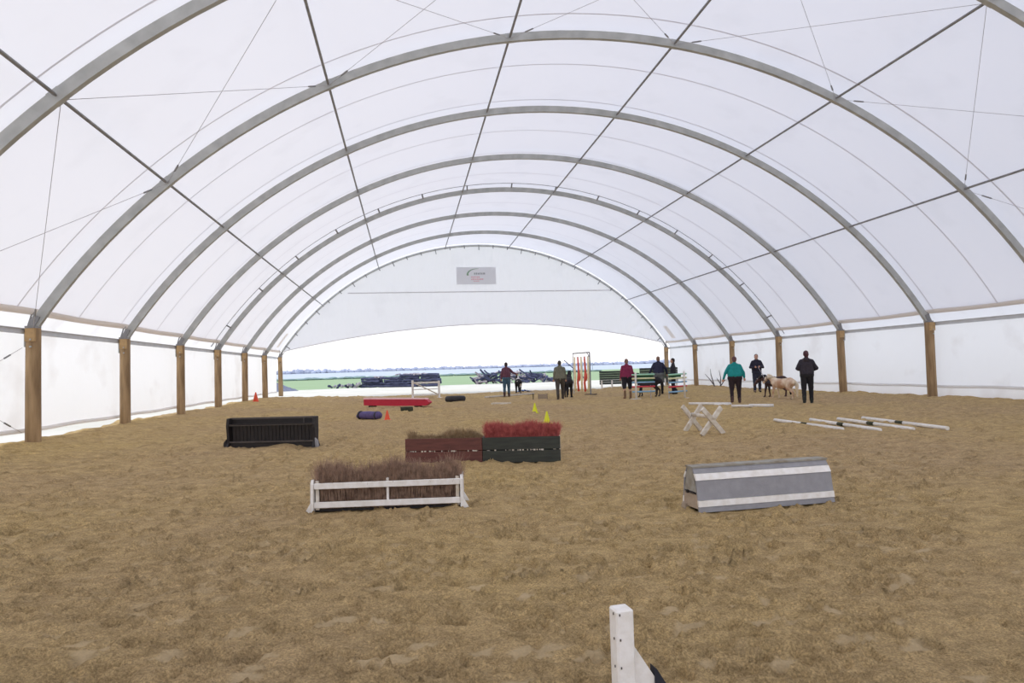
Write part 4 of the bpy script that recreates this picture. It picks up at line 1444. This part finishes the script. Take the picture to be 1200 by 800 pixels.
def person(x, y, rz, H, label, top, legs, boots, hair, arms, stride=0.0, build=1.0, hat=None, hood=False, skirt=False, ponytail=False, shorts=False, headturn=0.0, toplen=0.0, sole=None):
    """local frame: faces +Y, H = height. arms = ((elbow L),(hand L),(elbow R),(hand R)) as fractions of H"""
    t = thing('person', label, 'person', (x, y, gz(x, y) - 0.01), rz)
    k = H / 1.72
    V = lambda a, b, c: Vector((a * k, b * k, c * k))
    B = build
    pel, chest, neck = V(0, 0, 0.93), V(0, 0.0, 1.30), V(0, 0.0, 1.45)
    hd = V(0, 0.02, 1.60)
    hips = [V(s * 0.09 * B, 0, 0.90) for s in (-1, 1)]
    knees = [V(s * 0.105 * B, (0.5 * stride * s) * 0.5 + 0.03, 0.49) for s in (-1, 1)]
    ank = [V(s * 0.11 * B, stride * s * 0.5 - (0.06 if s * stride < 0 else 0.0), 0.09 + (0.03 if s * stride < 0 else 0)) for s in (-1, 1)]
    toe = [a + V(0.01 * s, 0.15, -0.055) for a, s in zip(ank, (-1, 1))]
    sh = [V(s * 0.155 * min(B, 1.12), 0, 1.375) for s in (-1, 1)]
    el = [Vector(arms[0]) * k, Vector(arms[2]) * k]
    ha = [Vector(arms[1]) * k, Vector(arms[3]) * k]
    # ---- continuous body
    bm = bmesh.new()
    ell(bm, hd, 0.075 * k, 0.092 * k, 0.112 * k)
    ell(bm, hd + V(0, 0.035, -0.05), 0.052 * k, 0.055 * k, 0.065 * k)
    limb(bm, hd + V(0, 0.088, 0.0), hd + V(0, 0.108, -0.028), 0.010 * k, 0.015 * k)          # nose
    limb(bm, hd + V(-0.022, 0.083, -0.062), hd + V(0.022, 0.083, -0.062), 0.008 * k, 0.008 * k)  # lips
    for s in (-1, 1):
        ell(bm, hd + V(s * 0.077, 0.0, -0.01), 0.011 * k, 0.02 * k, 0.032 * k)                # ears
    limb(bm, neck - V(0, 0.01, 0.04), hd - V(0, 0.01, 0.07), 0.058 * k, 0.052 * k)
    limb(bm, V(-0.10, 0.005, 1.375), V(0.10, 0.005, 1.375), 0.066 * k, 0.066 * k)
    for s in (-0.06, 0.06):
        limb(bm, V(s, 0.01, 1.28), V(s, 0.01, 0.98), 0.088 * k, 0.095 * k)
    limb(bm, hips[0] + V(0, 0, 0.02), hips[1] + V(0, 0, 0.02), 0.085 * k, 0.085 * k)
    for i, s in enumerate((-1, 1)):
        limb(bm, sh[i], el[i], 0.048 * k, 0.038 * k)
        limb(bm, el[i], ha[i], 0.037 * k, 0.026 * k)
        limb(bm, hips[i], knees[i], 0.078 * k, 0.052 * k)
        limb(bm, knees[i], ank[i], 0.055 * k, 0.036 * k)
        limb(bm, ank[i], toe[i], 0.038 * k, 0.03 * k)
        # hand: palm, four fingers of unequal length, thumb
        fd = (ha[i] - el[i]).normalized()
        sd = fd.cross(Vector((0, 1, 0)))
        sd = sd.normalized() if sd.length > 0.2 else Vector((1, 0, 0))
        nd = sd.cross(fd)
        pc = ha[i] + fd * 0.055 * k
        limb(bm, ha[i] + fd * 0.02 * k - sd * 0.018 * k, pc + fd * 0.02 * k - sd * 0.02 * k, 0.018 * k, 0.016 * k)
        limb(bm, ha[i] + fd * 0.02 * k + sd * 0.018 * k, pc + fd * 0.02 * k + sd * 0.02 * k, 0.018 * k, 0.016 * k)
        for q, L in ((-0.031, 0.058), (-0.011, 0.072), (0.011, 0.068), (0.031, 0.052)):
            b0 = pc + fd * 0.025 * k + sd * q * k
            b1 = b0 + (fd * 0.8 + nd * 0.35).normalized() * L * 0.5 * k
            b2 = b1 + (fd * 0.3 + nd * 0.9).normalized() * L * 0.5 * k
            limb(bm, b0, b1, 0.009 * k, 0.0085 * k, 6)
            limb(bm, b1, b2, 0.0085 * k, 0.0075 * k, 6)
        th0 = ha[i] + fd * 0.03 * k - sd * 0.03 * k
        limb(bm, th0, th0 + (fd * 0.6 - sd * 0.6 + nd * 0.4).normalized() * 0.05 * k, 0.011 * k, 0.009 * k, 6)
    fuse('body', bm, M['skin'], t, 0.0095, 2)
    for s in (-1, 1):
        bm = bmesh.new()
        ell(bm, hd + V(s * 0.030, 0.083, 0.008), 0.011 * k, 0.008 * k, 0.009 * k)
        link('eye', bm, M['rubber'], t, smooth=True)
    # ---- jacket or jumper
    bm = bmesh.new()
    limb(bm, V(-0.085, 0, 1.375), V(0.085, 0, 1.375), 0.088 * k, 0.088 * k)
    limb(bm, V(-0.03, 0, 1.42), V(0.03, 0, 1.42), 0.075 * k, 0.075 * k)
    hem = 0.93 - toplen
    for s in (-1, 1):
        limb(bm, V(s * 0.075 * B, 0.0, 1.27), V(s * 0.085 * B, 0.005, hem + 0.10), 0.118 * k, 0.132 * k * B)
    limb(bm, V(0, 0.01, 1.27), V(0, 0.01, hem + 0.09), 0.13 * k, 0.14 * k * B)
    limb(bm, neck - V(0, 0.01, 0.05), neck + V(0, -0.01, 0.03), 0.075 * k, 0.066 * k)
    if hood:
        ell(bm, neck + V(0, -0.075, -0.02), 0.10 * k, 0.06 * k, 0.07 * k)
    for i in range(2):
        limb(bm, sh[i], el[i], 0.070 * k, 0.056 * k)
        limb(bm, el[i], el[i].lerp(ha[i], 0.93), 0.057 * k, 0.043 * k)
    fuse('jacket', bm, top, t, 0.014, 3, 0.012 * k)
    # ---- trousers
    bm = bmesh.new()
    limb(bm, hips[0] + V(0, 0, 0.03), hips[1] + V(0, 0, 0.03), 0.125 * k * B, 0.125 * k * B)
    for i in range(2):
        limb(bm, hips[i], knees[i], 0.110 * k * B, 0.080 * k)
        if not shorts:
            limb(bm, knees[i], knees[i].lerp(ank[i], 0.94), 0.073 * k, 0.062 * k)
    if skirt:
        limb(bm, V(0, 0, 0.85), V(0, 0, 0.55), 0.16 * k * B, 0.17 * k * B)
    fuse('trousers', bm, legs, t, 0.014, 3, 0.010 * k)
    for i in range(2):
        bm = bmesh.new()
        limb(bm, ank[i] + V(0, -0.015, 0.10 if not shorts else 0.22), ank[i] - V(0, 0.01, 0.03), 0.052 * k, 0.05 * k)
        limb(bm, ank[i] - V(0, 0.02, 0.035), toe[i] - V(0, 0.0, -0.0), 0.05 * k, 0.042 * k)
        fuse('boot', bm, boots, t, 0.012, 2)
    # ---- hair or hat
    bm = bmesh.new()
    ell(bm, hd + V(0, -0.018, 0.025), 0.084 * k, 0.092 * k, 0.100 * k)
    ell(bm, hd + V(0, -0.04, -0.02), 0.075 * k, 0.07 * k, 0.095 * k)
    if ponytail:
        limb(bm, hd + V(0.01, -0.09, 0.0), hd + V(0.045, -0.11, -0.17), 0.045 * k, 0.022 * k)
    o = fuse('hair', bm, hair, t, 0.012, 2, 0.01)
    if hat:
        bm = bmesh.new()
        ell(bm, hd + V(0, -0.005, 0.065), 0.088 * k, 0.10 * k, 0.068 * k)
        limb(bm, hd + V(-0.04, 0.10, 0.035), hd + V(0.04, 0.10, 0.035), 0.012 * k, 0.012 * k)
        fuse('cap', bm, hat, t, 0.012, 2)
    return t

A_DOWN = ((-0.24, -0.02, 1.13), (-0.26, 0.05, 0.90), (0.24, -0.02, 1.13), (0.26, 0.05, 0.90))
A_OUT = ((-0.31, -0.02, 1.16), (-0.40, 0.06, 0.95), (0.31, -0.02, 1.16), (0.38, 0.06, 0.93))
A_FRONT = ((-0.27, 0.02, 1.13), (-0.10, 0.26, 1.16), (0.27, 0.02, 1.13), (0.10, 0.28, 1.14))
A_LEADR = ((-0.24, -0.02, 1.13), (-0.25, 0.05, 0.90), (0.33, 0.06, 1.20), (0.50, 0.22, 1.12))

person(4.93, 33.75, R(-10), 1.76, 'person in maroon checked shirt and blue jeans walking a piebald pony', cloth('maroon_shirt', (110, 66, 84)), cloth('blue_jeans', (70, 100, 122)), cloth('brown_boots', (86, 56, 46)), cloth('dark_hair', (60, 46, 42)), A_LEADR, 0.12)
person(6.61, 29.0, R(-8), 1.74, 'person in olive-grey jacket striding beside a black pony', cloth('olive_jacket', (122, 122, 106)), cloth('khaki_trousers', (78, 72, 66)), cloth('olive_boots', (70, 60, 50)), cloth('grey_brown_hair', (88, 82, 76)), A_DOWN, 0.42, 1.12, toplen=0.08)
person(8.97, 26.9, R(-6), 1.68, 'person in crimson jacket with dark three-quarter trousers and tan boots', cloth('crimson_jacket', (142, 42, 82)), cloth('black_trousers', (34, 32, 44)), cloth('tan_boots', (136, 106, 82)), cloth('blonde_grey_hair', (150, 118, 108)), A_DOWN, 0.06, 1.2, toplen=0.06, shorts=True)
person(11.62, 30.2, R(-14), 1.80, 'person in navy jacket and grey shorts walking behind the striped fence', cloth('navy_jacket', (46, 48, 76)), cloth('grey_shorts', (112, 120, 124)), cloth('black_boots', (38, 34, 34)), cloth('sandy_hair', (140, 110, 96)), A_OUT, 0.05, 1.18, shorts=True)
person(12.20, 29.85, R(62), 1.70, 'person in black standing sideways behind the right striped fence', cloth('black_coat', (48, 46, 54)), cloth('black_trousers', (34, 32, 44)), cloth('black_boots', (38, 34, 34)), cloth('dark_hair', (60, 46, 42)), A_DOWN, 0.10, 1.0, toplen=0.12)
person(11.18, 21.9, R(-20), 1.62, 'person in teal jumper and dark maroon trousers walking away', cloth('teal_jumper', (24, 150, 150)), cloth('dark_maroon_trousers', (44, 30, 38)), cloth('brown_wellingtons', (84, 60, 58)), cloth('brown_hair', (112, 78, 80)), ((-0.33, -0.02, 1.13), (-0.40, 0.02, 0.90), (0.30, -0.02, 1.12), (0.33, 0.02, 0.93)), 0.10, 1.25, skirt=False, toplen=-0.02)
person(16.05, 29.3, R(158), 1.80, 'person in dark navy facing us and holding a lead rope', cloth('dark_navy_top', (40, 38, 58)), cloth('dark_blue_jeans', (46, 50, 70)), cloth('black_boots', (38, 34, 34)), cloth('dark_hair', (60, 46, 42)), A_FRONT, 0.04, 1.0)
person(12.71, 20.05, R(-28), 1.72, 'person with ponytail in dark charcoal coat and black leggings behind cream pony', cloth('charcoal_coat', (56, 50, 60)), cloth('black_leggings', (30, 28, 34)), cloth('dark_green_boots', (44, 46, 42)), cloth('auburn_hair', (84, 50, 58)), ((-0.28, 0.0, 1.14), (-0.14, 0.24, 1.08), (0.30, 0.0, 1.14), (0.16, 0.24, 1.06)), 0.14, 1.02, hood=True, ponytail=True, toplen=0.02)

# ------------------------------------------------------------------ ponies (facing +X, about 0.86 m at the withers)
def pony(x, y, rz, S, label, coat, mane, patches=(), headdown=0.0, step=0.06, legc=None, rug=None):
    t = thing('pony', label, 'pony', (x, y, gz(x, y) - 0.01), rz)
    V = lambda a, b, c: Vector((a * S, b * S, c * S))
    bm = bmesh.new()
    # trunk: deep chest narrowing to the belly, rounded rump
    pts = [(-0.40, 0.66, 0.15), (-0.30, 0.68, 0.185), (-0.12, 0.64, 0.19), (0.06, 0.62, 0.20), (0.22, 0.64, 0.195), (0.34, 0.68, 0.155)]
    for a, b in zip(pts, pts[1:]):
        limb(bm, V(a[0], 0, a[1]), V(b[0], 0, b[1]), a[2] * S * 0.98, b[2] * S * 0.98, 16)
    hz = -headdown
    limb(bm, V(0.34, 0, 0.74), V(0.50, 0, 0.92 + hz * 0.5), 0.135 * S, 0.095 * S)
    limb(bm, V(0.50, 0, 0.92 + hz * 0.5), V(0.60, 0, 1.03 + hz), 0.095 * S, 0.078 * S)
    limb(bm, V(0.60, 0, 1.03 + hz), V(0.69, 0, 0.95 + hz), 0.075 * S, 0.070 * S)
    limb(bm, V(0.69, 0, 0.95 + hz), V(0.80, 0, 0.82 + hz), 0.062 * S, 0.045 * S)
    limb(bm, V(0.80, 0, 0.82 + hz), V(0.825, 0, 0.79 + hz), 0.045 * S, 0.042 * S)
    for s in (-1, 1):
        limb(bm, V(0.585, s * 0.045, 1.09 + hz), V(0.60, s * 0.055, 1.155 + hz), 0.025 * S, 0.008 * S)
        st = step * s
        # fore leg: elbow, carpus, fetlock, hoof
        limb(bm, V(0.30, s * 0.09, 0.62), V(0.29 + st * 0.3, s * 0.11, 0.46), 0.085 * S, 0.058 * S)
        limb(bm, V(0.29 + st * 0.3, s * 0.11, 0.46), V(0.31 + st * 0.8, s * 0.11, 0.26), 0.055 * S, 0.036 * S)
        limb(bm, V(0.31 + st * 0.8, s * 0.11, 0.26), V(0.30 + st * 1.2, s * 0.11, 0.09), 0.033 * S, 0.027 * S)
        limb(bm, V(0.30 + st * 1.2, s * 0.11, 0.09), V(0.33 + st * 1.2, s * 0.11, 0.045), 0.030 * S, 0.033 * S)
        # hind leg: stifle forward, hock back, near-vertical shank
        limb(bm, V(-0.34, s * 0.08, 0.66), V(-0.25 - st * 0.3, s * 0.115, 0.46), 0.135 * S, 0.075 * S)
        limb(bm, V(-0.25 - st * 0.3, s * 0.115, 0.46), V(-0.42 - st * 0.8, s * 0.115, 0.29), 0.068 * S, 0.038 * S)
        limb(bm, V(-0.42 - st * 0.8, s * 0.115, 0.29), V(-0.40 - st, s * 0.115, 0.09), 0.036 * S, 0.027 * S)
        limb(bm, V(-0.40 - st, s * 0.115, 0.09), V(-0.37 - st, s * 0.115, 0.045), 0.030 * S, 0.033 * S)
    b = fuse('body', bm, coat, t, 0.014, 4, 0.006)
    for s in (-1, 1):
        st = step * s
        for xx, nm in ((0.34 + st * 1.2, 'hoof'), (-0.36 - st, 'hoof')):
            bm = bmesh.new()
            lathe(bm, [(0.045 * S, 0), (0.036 * S, 0.055 * S)], 12, V(xx, s * (0.11 if xx > 0 else 0.115), 0.0))
            link(nm, bm, M['hoof'], t, smooth=True)
    bm = bmesh.new()
    limb(bm, V(-0.50, 0, 0.72), V(-0.58, 0, 0.58), 0.045 * S, 0.06 * S)
    limb(bm, V(-0.58, 0, 0.58), V(-0.58, 0, 0.15), 0.065 * S, 0.035 * S)
    fuse('tail', bm, mane, t, 0.014, 2, 0.02)
    bm = bmesh.new()
    limb(bm, V(0.36, 0.03, 0.86), V(0.50, 0.03, 1.01 + hz * 0.5), 0.05 * S, 0.05 * S)
    limb(bm, V(0.50, 0.03, 1.01 + hz * 0.5), V(0.60, 0.0, 1.11 + hz), 0.05 * S, 0.035 * S)
    limb(bm, V(0.42, 0.10, 0.86), V(0.54, 0.09, 0.95 + hz * 0.6), 0.04 * S, 0.04 * S)
    limb(bm, V(0.60, 0.0, 1.11 + hz), V(0.68, 0.0, 1.02 + hz), 0.035 * S, 0.02 * S)
    fuse('mane', bm, mane, t, 0.014, 2, 0.02)
    for s in (-1, 1):
        bm = bmesh.new()
        ell(bm, V(0.665, s * 0.062, 0.985 + hz), 0.014 * S, 0.008 * S, 0.013 * S)
        link('eye', bm, M['rubber'], t, smooth=True)
    bm = bmesh.new()
    def ring(c, r_, ax):
        q = ax.to_track_quat('Z', 'Y')
        pts = [c + q @ Vector((r_ * math.cos(2 * PI * k / 16), r_ * 1.05 * math.sin(2 * PI * k / 16), 0)) for k in range(17)]
        tube(bm, pts, 0.011 * S, 5, cap=False)
    ring(V(0.745, 0, 0.885 + hz), 0.062 * S, Vector((0.65, 0, -0.76)))
    ring(V(0.615, 0, 1.0 + hz), 0.088 * S, Vector((0.9, 0, -0.2)))
    link('halter', bm, cloth('dark_halter', (60, 50, 60)), t)
    for (c, r3, m, nm) in patches:
        bm = bmesh.new()
        ell(bm, V(*c), r3[0] * S, r3[1] * S, r3[2] * S)
        link(nm, bm, m, t, smooth=True)
    if rug:
        bm = bmesh.new()
        N = 14
        g = []
        for xx in np.linspace(0.28, 0.02 if rug == 'roller' else -0.4, 5):
            g.append([bm.verts.new(V(xx, 0.212 * math.sin(a), 0.63 + 0.212 * math.cos(a))) for a in np.linspace(-1.9, 1.9, N)])
        for A, B_ in zip(g, g[1:]):
            for k in range(N - 1):
                bm.faces.new((A[k], A[k + 1], B_[k + 1], B_[k]))
        link('harness', bm, cloth('dark_harness', (58, 56, 66)), t, smooth=True)
    return t

def coatmat(name, a, b, scale, lo=0.46, hi=0.54):
    m = mat(name, a, 0.8, 0, 0.1, scale, 0.3, 60, rgb2=b, detail=2)
    for n in m.node_tree.nodes:
        if n.type == 'VALTORGB':
            n.color_ramp.elements[0].position = lo
            n.color_ramp.elements[1].position = hi
    return m
blackcoat = coatmat('black_coat_hair', (34, 30, 36), (22, 20, 24), 9)
piebald = coatmat('piebald_coat', (226, 220, 218), (30, 28, 32), 2.6, 0.56, 0.58)
cream = coatmat('cream_and_tan_coat', (232, 214, 190), (190, 148, 116), 3.0, 0.36, 0.58)
darkbay = coatmat('dark_bay_coat', (84, 58, 52), (54, 38, 38), 5)
creamhair = cloth('cream_tail_hair', (232, 214, 186))
pony(6.15, 37.6, R(84), 1.0, 'black and white pony seen from behind at the far edge', piebald, cloth('black_hair', (26, 24, 28)), step=0.03)
pony(7.45, 30.9, R(72), 1.12, 'black pony walking away beside the person in olive jacket', blackcoat, cloth('black_hair', (26, 24, 28)), step=0.10)
pony(10.35, 28.2, R(165), 1.05, 'black pony standing behind the left striped fence', blackcoat, cloth('black_hair', (26, 24, 28)), headdown=0.1, step=0.05)
CP = (13.45, 22.75)
pony(CP[0], CP[1], R(118), 0.94, 'cream pony with tan flank standing nearest the right curtain', cream, creamhair, headdown=0.14, step=0.06,
     rug=None)
pony(14.22, 24.6, R(130), 1.0, 'dark bay pony mostly hidden behind the cream pony', darkbay, cloth('black_hair', (26, 24, 28)), headdown=0.30, step=0.05, rug='roller')

# lead ropes
def rope(pts, label, m=None):
    pts = [Vector(p) for p in pts]
    o_ = pts[0].copy()
    n = 14
    a, b = pts[0], pts[-1]
    sagm = (pts[1].z if len(pts) > 2 else (a.z + b.z) / 2 - 0.1) - (a.z + b.z) / 2
    bm = bmesh.new()
    tube(bm, [a.lerp(b, k / n) + Vector((0, 0, sagm * math.sin(PI * k / n))) - o_ for k in range(n + 1)], 0.014, 6)
    o = link('lead_rope', bm, m or cloth('grey_rope', (140, 134, 140)), smooth=True)
    o.location = o_
    return tag(o, label, 'rope')
rope([(16.05 - 0.10, 29.3 - 0.30, 1.17), (0, 0, 0.98), (CP[0] - 0.34, CP[1] + 0.62, 0.76)], 'long slack lead rope from person in dark navy to cream pony')
